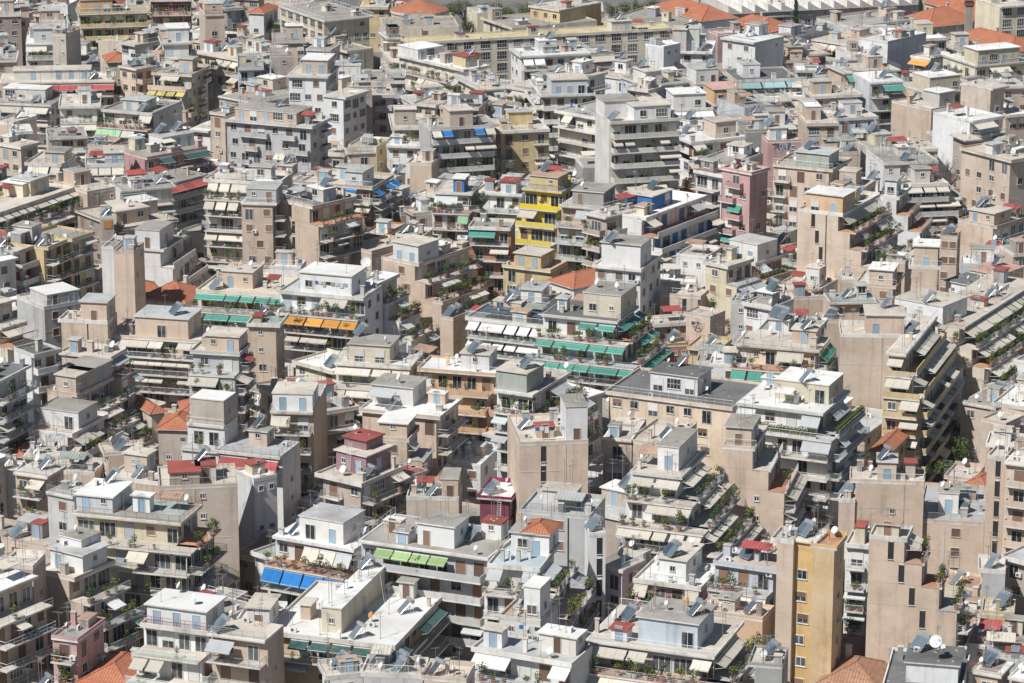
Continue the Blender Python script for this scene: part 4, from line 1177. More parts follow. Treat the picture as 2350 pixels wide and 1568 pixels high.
    for _ in range(rng.randint(0, 3) if b.w > 6 else rng.randint(0, 1)):
        p = free()
        if p:
            x, y = p; m = MB(); h = rng.uniform(.8, 1.9); t = rng.choice((.25, .35, .5)); cmat = rng.choice((wm, M_TRIM, M_SLAB, M_STEEL))
            m.box(x - t, x + t, y - t * .8, y + t * .8, base - .02, base + h, cmat); m.box(x - t - .08, x + t + .08, y - t * .8 - .08, y + t * .8 + .08, base + h + .12, base + h + .2, M_SLAB)
            for sx in (-1, 1): m.box(x + sx * t * .7 - .05, x + sx * t * .7 + .05, y - .05, y + .05, base + h, base + h + .12, M_SLAB)
            if visible(world(b, x, y, base + h + .3)): obj('chimney', m.mesh('chimney'), root); occ.append((x - .9, x + .9, y - .9, y + .9, base + h))
    for kind, lam in (('solar', .5), ('dish', 1.0), ('antenna', 3.2), ('ac', .35)):
        n = lam * (b.w * b.d / 150 + .5) * (.45 + ppm / 14)
        if kind == 'solar' and 'collector' in b.ref: n += 2
        if kind == 'solar' and 'crowded' in b.ref: n += 9
        if kind == 'dish' and 'dish' in b.ref: n += 3
        n = int(n) + (rng.random() < n % 1)
        for _ in range(n):
            z = base; p = None
            huts_ = [o for o in occ if o[1] - o[0] > 4.2 and o[3] - o[2] > 4]
            if huts_ and rng.random() < (.45 if kind in ('solar', 'antenna') else .25):
                o = rng.choice(huts_); p = (rng.uniform(o[0] + 1.4, o[1] - 1.4), rng.uniform(o[2] + 1.2, o[3] - 1.2)); z = o[4]
            else: p = free(1.3 if kind == 'solar' else .45)
            if p:
                SPOTS.append((ppm * (.35 + rng.random()), kind, b, Vector((p[0], p[1], z)), None))
                if kind == 'solar' and z == base: occ.append((p[0] - 1.6, p[0] + 1.6, p[1] - 1.6, p[1] + 1.6, base))
for b in BL: build(b)
# ------------------------------------------------------------------ loose things on roofs and terraces: one of each kind, then copies
def proto_solar(two):
    r = empty('solar_water_heater', (0, 0, -500))
    W = 1.0
    for i in range(2 if two else 1):
        x = (i - .5) * 1.06 if two else 0
        m = MB(); a, c = Vector((0, -1.45, .25)), Vector((0, .05, 1.62))
        n = (c - a).cross(Vector((1, 0, 0))).normalized() * -.09
        q = [Vector((x - .5, *a.yz)), Vector((x + .5, *a.yz)), Vector((x + .5, *c.yz)), Vector((x - .5, *c.yz))]
        if n.z < 0: n = -n
        top = [v + n for v in q]
        for i0, i1 in ((0, 1), (1, 2), (2, 3), (3, 0)): m.face([q[i0], q[i1], top[i1], top[i0]], M_STEEL)
        m.face(top, M_STEEL); m.face(q[::-1], M_STEEL)
        g = [top[0].lerp(top[2], .05), top[1].lerp(top[3], .05), top[2].lerp(top[0], .05), top[3].lerp(top[1], .05)]
        m.face([v + n * .08 for v in g], M_SOLAR)
        obj('collector', m.mesh('collector'), r)
    m = MB(); m.bar((-.85, .30, 1.72), (.85, .30, 1.72), .29, M_TANK, 14); obj('tank', m.mesh('tank'), r)
    m = MB()
    for x in (-.6, .6):
        m.bar((x, -1.4, 0), (x, -1.4, .3), .03, M_STEEL); m.bar((x, .42, 0), (x, .42, 1.5), .03, M_STEEL); m.bar((x, .05, 0), (x, .05, 1.6), .03, M_STEEL); m.bar((x, -1.4, .2), (x, .2, 1.62), .03, M_STEEL); m.bar((x, .42, .05), (x, -1.3, .1), .025, M_STEEL)
    m.bar((-.6, .42, .3), (.6, .05, 1.2), .02, M_STEEL)
    obj('frame', m.mesh('frame'), r)
    return r
def proto_dish(R0, mat):
    r = empty('satellite_dish', (0, 0, -500))
    m = MB(); n, k = 16, 3
    c0 = Vector((0, 0, 1.05)); ax = Vector((0, -.86, .5)).normalized(); s = Vector((1, 0, 0)); t = ax.cross(s)
    ring = lambda i: [c0 + (s * math.cos(w) + t * math.sin(w)) * (R0 * i / k) + ax * (.28 * R0 * (i / k) ** 2) for w in (2 * math.pi * j / n for j in range(n))]
    for off in (0, -.03):
        prev = ring(0)
        for i in range(1, k + 1):
            cur = ring(i)
            for j in range(n):
                q = [prev[j], prev[(j + 1) % n], cur[(j + 1) % n], cur[j]] if i > 1 else [prev[0], cur[j], cur[(j + 1) % n]]
                q = [v + ax * off for v in q]
                m.face(q if off == 0 else q[::-1], mat)
            prev = cur
    obj('reflector', m.mesh('reflector'), r)
    m = MB(); tip = c0 + ax * R0 * .95
    m.bar(c0 - ax * .03, c0 - ax * .18, .06, M_MAST); m.bar((0, .12, 0), (0, .12, 1.0), .035, M_MAST, 6); m.bar(c0 - t * R0 * .95 + ax * .2 * R0, tip, .018, M_MAST); m.bar(tip - ax * .1, tip + ax * .05, .05, M_AC, 6); m.box(-.2, .2, -.1, .3, 0, .05, M_SLAB)
    obj('mount', m.mesh('mount'), r)
    return r
def proto_antenna(v):
    rng = random.Random(v); r = empty('tv_antenna', (0, 0, -500)); H = (3.0, 3.8, 2.5, 4.4)[v % 4]
    m = MB(); m.bar((0, 0, 0), (0, 0, H), .034, M_MAST if v != 2 else M_RAILR, 5); m.box(-.15, .15, -.15, .15, 0, .06, M_SLAB)
    obj('mast', m.mesh('mast'), r)
    for z, L, n in ((H - .15, 1.3, 8), (H - .75, .9, 5))[:1 + (v % 2)]:
        m = MB(); w = rng.uniform(0, 3.1); d = Vector((math.cos(w), math.sin(w), 0)); c = Vector((-d.y, d.x, 0))
        m.bar(Vector((0, 0, z)) - d * L * .4, Vector((0, 0, z)) + d * L * .6, .016, M_MAST)
        for i in range(n):
            p = Vector((0, 0, z)) + d * L * (i / (n - 1) - .4); hl = .42 - .025 * i
            m.bar(p - c * hl, p + c * hl, .01, M_MAST, 3)
        obj('aerial', m.mesh('aerial'), r)
    return r
def proto_ac():
    r = empty('air_conditioner', (0, 0, -500))
    m = MB(); m.box(-.42, .42, -.36, -.02, .06, .66, M_AC); obj('casing', m.mesh('casing'), r)
    m = MB(); c = Vector((-.1, -.365, .36)); n = 14
    pts = [c + Vector((math.cos(2 * math.pi * i / n) * .23, 0, math.sin(2 * math.pi * i / n) * .23)) for i in range(n)]
    m.face(pts[::-1], M_DARK)
    for q in (-.15, 0, .15): m.bar(c + Vector((-.22, -.01, q)), c + Vector((.22, -.01, q)), .008, M_AC, 3)
    obj('fan_grille', m.mesh('fan grille'), r)
    m = MB(); m.bar((-.3, -.35, .03), (-.3, 0, .03), .025, M_STEEL); m.bar((.3, -.35, .03), (.3, 0, .03), .025, M_STEEL); obj('bracket', m.mesh('bracket'), r)
    return r
def leaves(m, c, rad, n, mats, rng, size):
    for _ in range(n):
        while True:
            p = Vector((rng.uniform(-1, 1), rng.uniform(-1, 1), rng.uniform(-1, 1)))
            if .12 < p.length < 1: break
        p = Vector((p.x * rad[0], p.y * rad[1], p.z * rad[2])) + c
        d = Vector((rng.uniform(-1, 1), rng.uniform(-1, 1), rng.uniform(-.2, 1))).normalized(); e = d.orthogonal().normalized(); f = d.cross(e)
        a = size * rng.uniform(.6, 1.3); w = rng.uniform(0, 6.28)
        e, f = e * math.cos(w) + f * math.sin(w), f * math.cos(w) - e * math.sin(w)
        m.face([p - e * a, p + f * a * .55, p + e * a, p - f * a * .55], rng.choice(mats))
def proto_plant(v):
    rng = random.Random(50 + v); r = empty('potted_plant', (0, 0, -500))
    m = MB(); n = 10; pm = M_POT if v % 3 else M_TRIM
    for (z0, r0, z1, r1) in ((0, .16, .34, .24), (.34, .27, .42, .27)):
        for j in range(n):
            w0, w1 = 2 * math.pi * j / n, 2 * math.pi * (j + 1) / n
            m.face([(r0 * math.cos(w0), r0 * math.sin(w0), z0), (r0 * math.cos(w1), r0 * math.sin(w1), z0), (r1 * math.cos(w1), r1 * math.sin(w1), z1), (r1 * math.cos(w0), r1 * math.sin(w0), z1)], pm)
    m.face([(.25 * math.cos(2 * math.pi * j / n), .25 * math.sin(2 * math.pi * j / n), .4) for j in range(n)], M_BARK)
    obj('pot', m.mesh('pot'), r)
    m = MB(); h = (.9, 1.3, .6, 1.0, 1.7, .75)[v]
    for _ in range(3): m.bar((0, 0, .38), (rng.uniform(-.2, .2), rng.uniform(-.2, .2), .4 + h * .6), .015, M_BARK, 3)
    mats = ([M_LEAF[0], M_LEAF[1]], [M_LEAF[0], M_LEAF[2]], [M_LEAF[1], M_LEAF[3]], [M_LEAF[2], M_LEAF[0]], [M_LEAF[0], M_LEAF[1], M_LEAF[3]], [M_LEAF[1], M_LEAF[0]])[v]
    for _ in range(5): leaves(m, Vector((rng.uniform(-.22, .22), rng.uniform(-.22, .22), .45 + h * rng.uniform(.25, .75))), (.3, .3, h * .28), 26, mats, rng, .085)
    obj('foliage', m.mesh('foliage'), r)
    return r
def proto_hedge():
    rng = random.Random(9); r = empty('hedge_shrub', (0, 0, -500))
    m = MB(); m.box(-.5, .5, -.22, .22, 0, .4, M_TRIM); obj('planter', m.mesh('planter'), r)
    m = MB()
    for i in range(7): leaves(m, Vector((rng.uniform(-.5, .5), rng.uniform(-.2, .2), rng.uniform(.5, 1.2))), (.4, .34, .4), 46, [M_LEAF[0], M_LEAF[1], M_LEAF[2], M_LEAF[3]], rng, .1)
    obj('foliage', m.mesh('foliage'), r)
    return r
def copy_tree(o):
    c = o.copy(); COL.objects.link(c)
    for ch in o.children:
        d = ch.copy(); COL.objects.link(d); d.parent = c
    return c

PROTO = dict(solar=[proto_solar(True), proto_solar(False)], dish=[proto_dish(.5, M_DISH), proto_dish(.36, M_DISH), proto_dish(.62, M_DISH), proto_dish(.45, M_DISHO)], antenna=[proto_antenna(i) for i in range(4)],
             ac=[proto_ac()], plant=[proto_plant(i) for i in range(6)], hedge=[proto_hedge()])
MOST = dict(solar=180, dish=240, antenna=295, ac=190, plant=295, hedge=60)
SPOTS.sort(key=lambda s: -s[0])
used = {}; firsts = set(); srng = random.Random(3)
LBL = dict(solar=('twin panel solar heater on', 'single panel solar heater on'), dish=('white dish on', 'small white dish on', 'large white dish on', 'orange dish on'),
           antenna=('thin short mast aerial on', 'double aerial mast on', 'rusty aerial mast on', 'tall aerial mast on'), ac=('boxy air conditioner on',),
           plant=('bushy potted plant on', 'tall dark potted plant on', 'low yellowish potted plant on', 'dark potted plant on', 'high potted shrub on', 'yellow green potted plant on'), hedge=('clipped terrace hedge shrub on',))
CATS = dict(solar='solar heater', dish='satellite dish', antenna='antenna', ac='air conditioner', plant='potted plant', hedge='hedge')
LONG = dict(solar='solar water heaters', dish='satellite dishes', antenna='TV antennas', ac='air conditioners', plant='potted plants', hedge='hedge shrubs')
def place(kind, v, loc, rz, b, scale=1.0, label=None):
    p = PROTO[kind][v]
    o = p if (kind, v) not in firsts else copy_tree(p)
    firsts.add((kind, v))
    o.location = loc; o.rotation_euler = (0, 0, rz); o.scale = (scale,) * 3
    lab = label or (LBL[kind][v] + ' ' + b.ref)
    tag(o, lab, CATS[kind], LONG[kind] + (' (' + LBL[kind][v][:-3] + ') on ' + b.ref if b else ''))
    return o
EXTRA = []
for sc, kind, b, p, rz in SPOTS:
    if used.get(kind, 0) >= MOST[kind]:
        if kind in ('antenna', 'plant', 'dish') and visible(world(b, p.x, p.y, p.z + .8), 5, EYES[:1]): (EXTRA.append((kind, world(b, p.x, p.y, p.z))) if kind != 'dish' else None)
        continue
    w = world(b, p.x, p.y, p.z)
    if not (visible(w + Vector((0, 0, 1.0)), 5, EYES[:1]) or visible(w + Vector((0, 0, .4)), 5, EYES[:1])): continue
    used[kind] = used.get(kind, 0) + 1
    yaw = math.atan2(b.u.y, b.u.x)
    if kind == 'solar': place(kind, srng.randrange(2), w, R(-58) + srng.uniform(-.12, .12), b)          # collectors look south, to the sun
    elif kind == 'dish': place(kind, srng.choices((0, 1, 2, 3), (5, 5, 2, .6))[0], w, R(-62) + srng.uniform(-.35, .35), b)
    elif kind == 'antenna': place(kind, srng.randrange(4), w, srng.uniform(0, 6), b)
    elif kind == 'ac': place(kind, 0, w, yaw + (rz if rz is not None else srng.choice((0, R(90)))), b)
    elif kind == 'plant': place(kind, srng.randrange(6), w, srng.uniform(0, 6), b, srng.choice((.8, 1.0, 1.3, 1.5, 1.8)))
    else: place(kind, 0, w, yaw + (rz or 0), b, srng.uniform(.9, 1.1))
# past three hundred of a kind: the farther, smaller ones together
xr = random.Random(12)
for kind, nm in (('antenna', 'antennas'), ('plant', 'plants')):
    m = MB()
    for k_, w in EXTRA:
        if k_ != kind: continue
        src = PROTO[kind][xr.randrange(2)]
        M = Matrix.Translation(w) @ Matrix.Rotation(xr.uniform(0, 6) if kind != 'dish' else R(-62) + xr.uniform(-.3, .3), 4, 'Z') @ Matrix.Scale(xr.uniform(.8, 1.15) * (1.45 if kind == 'plant' else 1), 4)
        for ch in src.children:
            n0 = len(m.v); me = ch.data
            m.v += [tuple(M @ v.co) for v in me.vertices]
            for pl in me.polygons:
                m.f.append(tuple(n0 + i for i in pl.vertices)); m.m.append(m.mi(me.materials[pl.material_index]))
    if m.f: o = obj(nm, m.mesh(nm)); o['kind'] = 'stuff'
for ps in PROTO.values():
    for p in ps:
        if p.location.z < -400:
            for c in list(p.children): bpy.data.objects.remove(c)
            bpy.data.objects.remove(p)

# ------------------------------------------------------------------ trees
def tree(kind, loc, h, seed, label):
    rng = random.Random(seed); loc = unproj(loc[0], loc[1], h * .62).xy.to_3d() if len(loc) == 2 else loc
    r = empty({'bare': 'bare_tree', 'cypress': 'cypress_tree', 'pine': 'pine_tree', 'poplar': 'bare_poplar_tree', 'green': 'leafy_tree'}[kind], loc)
    tag(r, label, 'tree')
    m = MB(); tips = []
    def grow(p, d, L, rad, dep):
        q = p + d * L; m.bar(p, q, rad, M_BARK if dep < 2 else M_TWIG, 5 if dep < 2 else 3)
        if dep >= (5 if kind in ('bare', 'poplar') else 3): tips.append(q); return
        if dep >= 2: tips.append(q)
        n = rng.choice((2, 3, 3)) if dep else 4
        for i in range(n):
            spread = .75 if kind != 'poplar' else .28
            e = (d + Vector((rng.uniform(-1, 1), rng.uniform(-1, 1), rng.uniform(-.25, .6))) * spread).normalized()
            grow(p + d * L * rng.uniform(.55, 1), e, L * rng.uniform(.6, .82), rad * .62, dep + 1)
    if kind == 'cypress':
        m.bar((0, 0, 0), (0, 0, h * .9), .16, M_BARK, 6); obj('trunk', m.mesh('trunk'), r); c = MB()
        for i in range(46):
            z = h * (.08 + .9 * i / 46); w = (1 - (i / 46) ** 1.7) * 1.25 + .12
            for _ in range(3): leaves(c, Vector((rng.uniform(-.5, .5) * w, rng.uniform(-.5, .5) * w, z)), (w * .7, w * .7, h * .035), 26, [M_LEAF[2], M_LEAF[2], M_LEAF[0]], rng, .2)
        obj('crown', c.mesh('crown'), r); return r
    grow(Vector((0, 0, 0)), Vector((.04, .02, 1)).normalized(), h * (.26 if kind != 'poplar' else .34), h * .022, 0)
    obj('trunk', m.mesh('trunk'), r)
    if kind in ('bare', 'poplar'):
        c = MB()
        for t in tips:
            for _ in range(5):
                d = Vector((rng.uniform(-1, 1), rng.uniform(-1, 1), rng.uniform(-.2, 1.4) if kind == 'bare' else rng.uniform(.5, 2.5))).normalized()
                c.bar(t, t + d * rng.uniform(.5, 1.3), .014, M_TWIG, 3)
        obj('twigs', c.mesh('twigs'), r)
    else:
        c = MB(); mats = [M_LEAF[2], M_LEAF[2], M_LEAF[0]] if kind == 'pine' else [M_LEAF[0], M_LEAF[0], M_LEAF[2], M_LEAF[1]]
        for t in tips:
            s = h * rng.uniform(.05, .11)
            leaves(c, t, (s, s, s * .75), 34, mats, rng, .17 if kind == 'green' else .15)
        obj('crown', c.mesh('crown'), r)
    return r
TN = dict(bare='bare leafless tree', cypress='tall dark cypress tree', pine='dark spreading pine tree', poplar='tall bare poplar tree', green='leafy green tree')
tl = set()
for i, ((x, y, k, h), p) in enumerate(zip(TREES, tree_at)):
    near = sorted(BL, key=lambda m: (m.c - p).length)
    for m in [q for q in near if q in MARKS][:20]:
        dx, dy = x - m.pc[0], (y - m.pc[1]) * 2
        rel = 'beside' if abs(dx) > abs(dy) else 'behind' if dy < 0 else 'in front of'
        lab = TN[k] + ' ' + rel + ' ' + m.ref
        if lab not in tl: break
    tl.add(lab)
    tree(k, p, h, 100 + i, lab)
# ------------------------------------------------------------------ special roofs beyond the blocks
def dome_hall():
    zt = 13.0; c = unproj(962, 21, zt); Rr = 67 / proj((c.x, c.y, zt))[2]
    r = empty('domed_hall', (c.x, c.y, 0)); tag(r, 'round cream hall with red conical tiled roof', 'hall')
    m = MB(); n = 40
    for j in range(n):
        a, b = 2 * math.pi * j / n, 2 * math.pi * (j + 1) / n
        P = lambda w, q, z: (q * math.cos(w), q * math.sin(w), z)
        m.face([P(a, Rr * .96, 0), P(b, Rr * .96, 0), P(b, Rr * .96, zt - .5), P(a, Rr * .96, zt - .5)], MW['c'])
    obj('wall', m.mesh('wall'), r)
    m = MB()
    for j in range(n):
        a, b = 2 * math.pi * j / n, 2 * math.pi * (j + 1) / n
        P = lambda w, q, z: (q * math.cos(w), q * math.sin(w), z)
        m.face([P(a, Rr, zt - .7), P(b, Rr, zt - .7), P(b, Rr, zt), P(a, Rr, zt)], M_TRIM); m.face([P(b, Rr * .9, zt - .7), P(a, Rr * .9, zt - .7), P(a, Rr, zt - .7), P(b, Rr, zt - .7)], M_TRIM)
        s = Rr * .4
        m.face([P(a, Rr, zt), P(b, Rr, zt), P(b, .4, zt + Rr * .33), P(a, .4, zt + Rr * .33)], M_TILE, [(j * s, 0), (j * s + s, 0), (j * s + s * .6, Rr), (j * s + s * .4, Rr)])
    obj('roof', m.mesh('roof'), r)
def sawtooth():
    zt = 11.0; a = unproj(1668, 30, zt); c = unproj(2118, 7, zt)
    w = (c - a).length; u = (c - a) / w
    r = empty('sawtooth_hall', (a.x, a.y, 0), math.atan2(u.y, u.x)); tag(r, 'long white hall with sawtooth roof beyond tiled school', 'hall')
    m = MB(); m.box(0, w, 0, 34, 0, zt, MW['l']); obj('wall', m.mesh('wall'), r)
    n = 15; s = w / n
    m = MB()
    for i in range(n):
        x0 = s * i + .02; x1 = s * (i + 1) - .02
        q0, q1 = (x0, -.6), (x0, 34)
        m.face([(x0, -1.2, zt + 2.2), (x1, -1.2, zt + .05), (x1, 34, zt + .05), (x0, 34, zt + 2.2)], MR['w'])
        m.face([(x0, -1.2, zt + 2.2), (x0, 34, zt + 2.2), (x0, 34, zt), (x0, -1.2, zt)], M_TRIM); m.face([(x0, -1.2, zt + .0), (x1, -1.2, zt + .0), (x1, -1.2, zt + .05), (x0, -1.2, zt + 2.2)], MW['l'])
        m.box(x0, x1, -1.2, 0, zt - .2, zt, M_TRIM)
    obj('roof', m.mesh('roof'), r)
    for i in range(n):
        m = MB(); m.bar((s * (i + .5), -.2, 0), (s * (i + .5), -.2, zt - .3), .14, M_STEEL, 6); obj('downpipe', m.mesh('downpipe'), r)
        if i % 3 != 1: obj('window', opening('school'), r, (s * i, 0, 5.2))
def stack():
    p = unproj(2222, 72, 8); r = empty('brick_chimney_stack', (p.x, p.y, 0)); tag(r, 'dark square chimney stack rising from tiled roofs', 'chimney')
    m = MB(); m.box(-1.0, 1.0, -1.0, 1.0, 0, 15.2, MW['n']); obj('shaft', m.mesh('shaft'), r)
    m = MB(); m.box(-1.25, 1.25, -1.25, 1.25, 15.2, 16.0, MW['r']); m.box(-1.1, 1.1, -1.1, 1.1, 16.0, 16.3, M_DARK); obj('cap', m.mesh('cap'), r)
dome_hall(); sawtooth(); stack()

BYREF = {b.ref: b for b in BL}
ROOT = {o['label']: o for o in bpy.data.objects if o.parent is None and o.get('category') and o.type == 'EMPTY'}
def text_part(ref, s, x, z, size, matl, name='graffiti', face=0, off=.02):
    b = BYREF[ref]; root = ROOT[ref]
    cu = bpy.data.curves.new(name, 'FONT'); cu.body = s; cu.size = size; cu.extrude = .004; cu.align_x = 'CENTER'
    tmp = bpy.data.objects.new(name, cu); COL.objects.link(tmp)
    me = bpy.data.meshes.new_from_object(tmp.evaluated_get(bpy.context.evaluated_depsgraph_get())); bpy.data.objects.remove(tmp)
    me.materials.clear(); me.materials.append(matl)
    o = obj(name, me, root, (x, -off, z)); o.rotation_euler = (R(90), 0, 0)
    return o
M_GB = plain('blue spray paint', (.10, .30, .50), .8); M_GK = plain('black spray paint', (.05, .05, .05), .8); M_GR = plain('red spray paint', (.55, .09, .08), .8); M_GG = plain('green spray paint', (.10, .42, .28), .8)
b = BYREF['white wall block with blue scrawled letters']; text_part(b.ref, 'NBT', b.w * .38, b.zt - 2.1, 1.7, M_GB)
b = BYREF['pale grey wall block with graffiti']; text_part(b.ref, 'TERTH', b.w * .3, b.zt - 6.4, 1.6, M_GK)
def blob(ref, x, z, w, h, mats, seed):
    rng = random.Random(seed); m = MB()
    for i in range(26):
        a = rng.uniform(0, 6.28); p = Vector((x + rng.uniform(-.4, .4) * w, -.012 - i * .0012, z + rng.uniform(-.38, .38) * h)); d = Vector((math.cos(a), 0, math.sin(a))) * rng.uniform(.2, .5) * h * .6; e = Vector((-d.z, 0, d.x)).normalized() * .13
        m.face([p - d - e, p + d - e, p + d + e, p - d + e] if True else [], rng.choice(mats))
    obj('graffiti', m.mesh('graffiti'), ROOT[ref])
blob(b.ref, b.w * .68, b.zt - 6.2, 3.2, 1.7, [M_GR, M_GB, M_GK, M_GR], 1)
b = BYREF['pink hut block with blue graffiti']; blob(b.ref, b.w * .5, b.zt - 1.6, b.w * .8, 1.9, [M_GB, M_GB, M_GK], 2)
b = BYREF['beige stepped wall with green graffiti']; blob(b.ref, b.w * .35, b.zt - 2.3, 2.4, 2.2, [M_GG, M_GB, M_GG], 3); 
# circled A on the beige wall
b = BYREF['beige wall block with painted circle sign']
m = MB(); c = Vector((b.w * .5, -.02, b.zt - 2.3)); n = 24; rr = .95
pt = lambda w, q: c + Vector((math.cos(w) * q, 0, math.sin(w) * q))
for j in range(n):
    w0, w1 = 2 * math.pi * j / n, 2 * math.pi * (j + 1) / n
    m.face([pt(w0, rr - .13), pt(w0, rr), pt(w1, rr), pt(w1, rr - .13)][::-1], M_GK)
m.bar(c + Vector((-.6, 0, -.75)), c + Vector((0, 0, .85)), .07, M_GK); m.bar(c + Vector((.6, 0, -.75)), c + Vector((0, 0, .85)), .07, M_GK); m.bar(c + Vector((-.6, 0, -.2)), c + Vector((.6, 0, -.2)), .06, M_GK)
obj('graffiti', m.mesh('graffiti'), ROOT[b.ref])
# orange sign plate on the roof tower
b = BYREF['taupe roof tower with orange sign']
m = MB(); m.box(b.w * .2, b.w * .85, -.1, -.02, b.zt - 2.4, b.zt - .9, MA['o']); obj('sign', m.mesh('sign'), ROOT[b.ref])

# roof slab of solar modules on the yellow block
b = BYREF['yellow block with black collector roof']
m = MB()
for i in range(11):
    for j in range(4): m.box(b.w * .12 + i * 1.25, b.w * .12 + i * 1.25 + 1.2, 1.0 + j * 2.0, 2.9 + j * 2.0, b.zt + .9 + j * .12, b.zt + .95 + j * .12, M_SOLAR)
for x in (b.w * .14, b.w * .12 + 13): 
    for y in (1.2, 8.4): m.bar((x, y, b.zt - .1), (x, y, b.zt + .95), .05, M_STEEL)
o = obj('solar_array', m.mesh('solar array'), None, (b.a.x, b.a.y, 0), math.atan2(b.u.y, b.u.x)); tag(o, 'broad array of black solar modules on yellow block', 'solar array')

def at(b, x, y, z=None): return world(b, x, y, b.zt if z is None else z)
# one giant dish
b = BYREF['white stepped block with one giant dish']
g = copy_tree(PROTO['dish'][2]) if ('dish', 2) in firsts else proto_dish(.62, M_DISH)
h = unproj(840, 607, b.zt + 4.2); g.location = (h.x, h.y, b.zt + 3.0); g.scale = (1.5,) * 3; g.rotation_euler = (0, 0, R(-10)); tag(g, 'giant white dish standing on the white stepped block', 'satellite dish', 'giant dishes')
b = BYREF['white hut block with big white dish']
g = copy_tree(g); h = unproj(2148, 1495, b.zt + 3.6); g.location = (h.x, h.y, b.zt + 3.5); g.scale = (1.35,) * 3; g.rotation_euler = (0, 0, R(-35)); tag(g, 'big white dish on dark roofed white hut', 'satellite dish', 'giant dishes')
b = BYREF['pale block with three big cream awnings']
g = copy_tree(g); h = unproj(1578, 1452, b.zt + 1.6); g.location = (h.x, h.y, b.zt); g.scale = (1.35,) * 3; g.rotation_euler = (0, 0, R(-30)); tag(g, 'big white dish before pale blue hut wall', 'satellite dish', 'giant dishes')

# striped flags
M_FB = plain('flag blue', (.04, .12, .42), .8)
def flag(loc, label):
    r = empty('striped_flag', loc); tag(r, label, 'flag')
    m = MB(); m.bar((0, 0, 0), (0, 0, 2.6), .03, M_RAILW, 6); obj('pole', m.mesh('pole'), r)
    m = MB()
    for i in range(9):
        for j in range(6):
            x0, x1 = .04 + j * .09, .13 + j * .09; yw = lambda x: .12 * math.sin(x * 9)
            z1 = 2.5 - i * .14 - x0 * .6; z0 = z1 - .14
            m.face([(x0, yw(x0), z0), (x1, yw(x1), z0 - .05), (x1, yw(x1), z1 - .05), (x0, yw(x0), z1)], M_FB if i % 2 == 0 else M_FRAME)
    obj('cloth', m.mesh('cloth'), r)
b = BYREF['yellow block with broad cream roof']; flag(world(b, b.w * .33, -.9, b.zt - .4 - FH), 'blue and white striped flag on yellow block balcony')
b = BYREF['pinkish block with cream awnings and hut']; flag(world(b, .6, .5, b.zt), 'blue and white striped flag on pinkish block roof')

# dining table and chairs on the pink terrace
b = BYREF['pink terrace house with white dining table']
zT = tiers(b)[1][1] + .01
p = world(b, b.w * .42, -1.3, zT); yaw = math.atan2(b.u.y, b.u.x)
r = empty('dining_table', p, yaw); tag(r, 'long white table on the pink house terrace', 'table')
m = MB(); m.box(-1.2, 1.2, -.42, .42, .70, .75, M_FRAME); obj('tabletop', m.mesh('tabletop'), r)
for x in (-1.05, 1.05):
    for y in (-.34, .34):
        m = MB(); m.box(x - .04, x + .04, y - .04, y + .04, 0, .70, M_FRAME); obj('leg', m.mesh('leg'), r)
ch = empty('garden_chair', p, yaw); tag(ch, 'white garden chair round table on pink house terrace', 'chair', 'garden chairs on pink house terrace')
m = MB(); m.box(-.22, .22, -.22, .22, .42, .46, M_FRAME); obj('seat', m.mesh('seat'), ch)
m = MB(); m.box(-.22, .22, .19, .23, .46, .9, M_FRAME); obj('backrest', m.mesh('backrest'), ch)
for x in (-.19, .19):
    for y in (-.19, .19):
        m = MB(); m.box(x - .02, x + .02, y - .02, y + .02, 0, .42, M_FRAME); obj('leg', m.mesh('leg'), ch)
for i in range(6):
    c = ch if i == 0 else copy_tree(ch)
    s = 1 if i < 3 else -1; q = p + b.u * ((i % 3 - 1) * .75) + b.n * (.68 * s)
    c.location = q; c.rotation_euler = (0, 0, yaw + (0 if s > 0 else math.pi))
# washing line
b = BYREF['white block with washing lines']
q = world(b, b.w * .28, b.d * .75, b.zt); r = empty('washing_line', q, yaw); tag(r, 'washing line with bright clothes on pale grey roof', 'washing line')
m = MB()
for x in (0, 7): m.bar((x, 0, 0), (x, 0, 2.0), .03, M_RAILW)
m.bar((0, 0, 1.9), (7, 0, 1.9), .012, M_RAILW); obj('line', m.mesh('line'), r)
wr = random.Random(4); x = .3
for i in range(9):
    w = wr.uniform(.45, .8); h_ = wr.uniform(.5, 1.0); mt = wr.choice([M_FRAME, MW['p'], MA['B'], M_FB, M_GK, MA['r'], M_FRAME])
    m = MB(); m.box(x, x + w, -.012, .012, 1.88 - h_, 1.88, mt); o = obj('cloth', m.mesh('cloth'), r); x += w + .12
    if x > 6.3: break
# more washing lines on other roofs
wl = random.Random(21); n_ = 0
for q_ in wl.sample(BL, len(BL)):
    if n_ >= 14: break
    if q_.w < 9 or q_.d < 6 or q_.roof in 'TN' or q_.kind != 'explicit': continue
    pw = world(q_, wl.uniform(.8, q_.w - 8) if q_.w > 9.5 else .8, wl.uniform(.6, 1.6), q_.zt)
    if not visible(pw + Vector((0, 0, 1.2)), 0, EYES[:1]): continue
    c = copy_tree(r); c.location = pw; c.rotation_euler = (0, 0, math.atan2(q_.u.y, q_.u.x)); n_ += 1
    tag(c, 'washing line with clothes on ' + q_.ref, 'washing line', 'washing lines on the roofs')
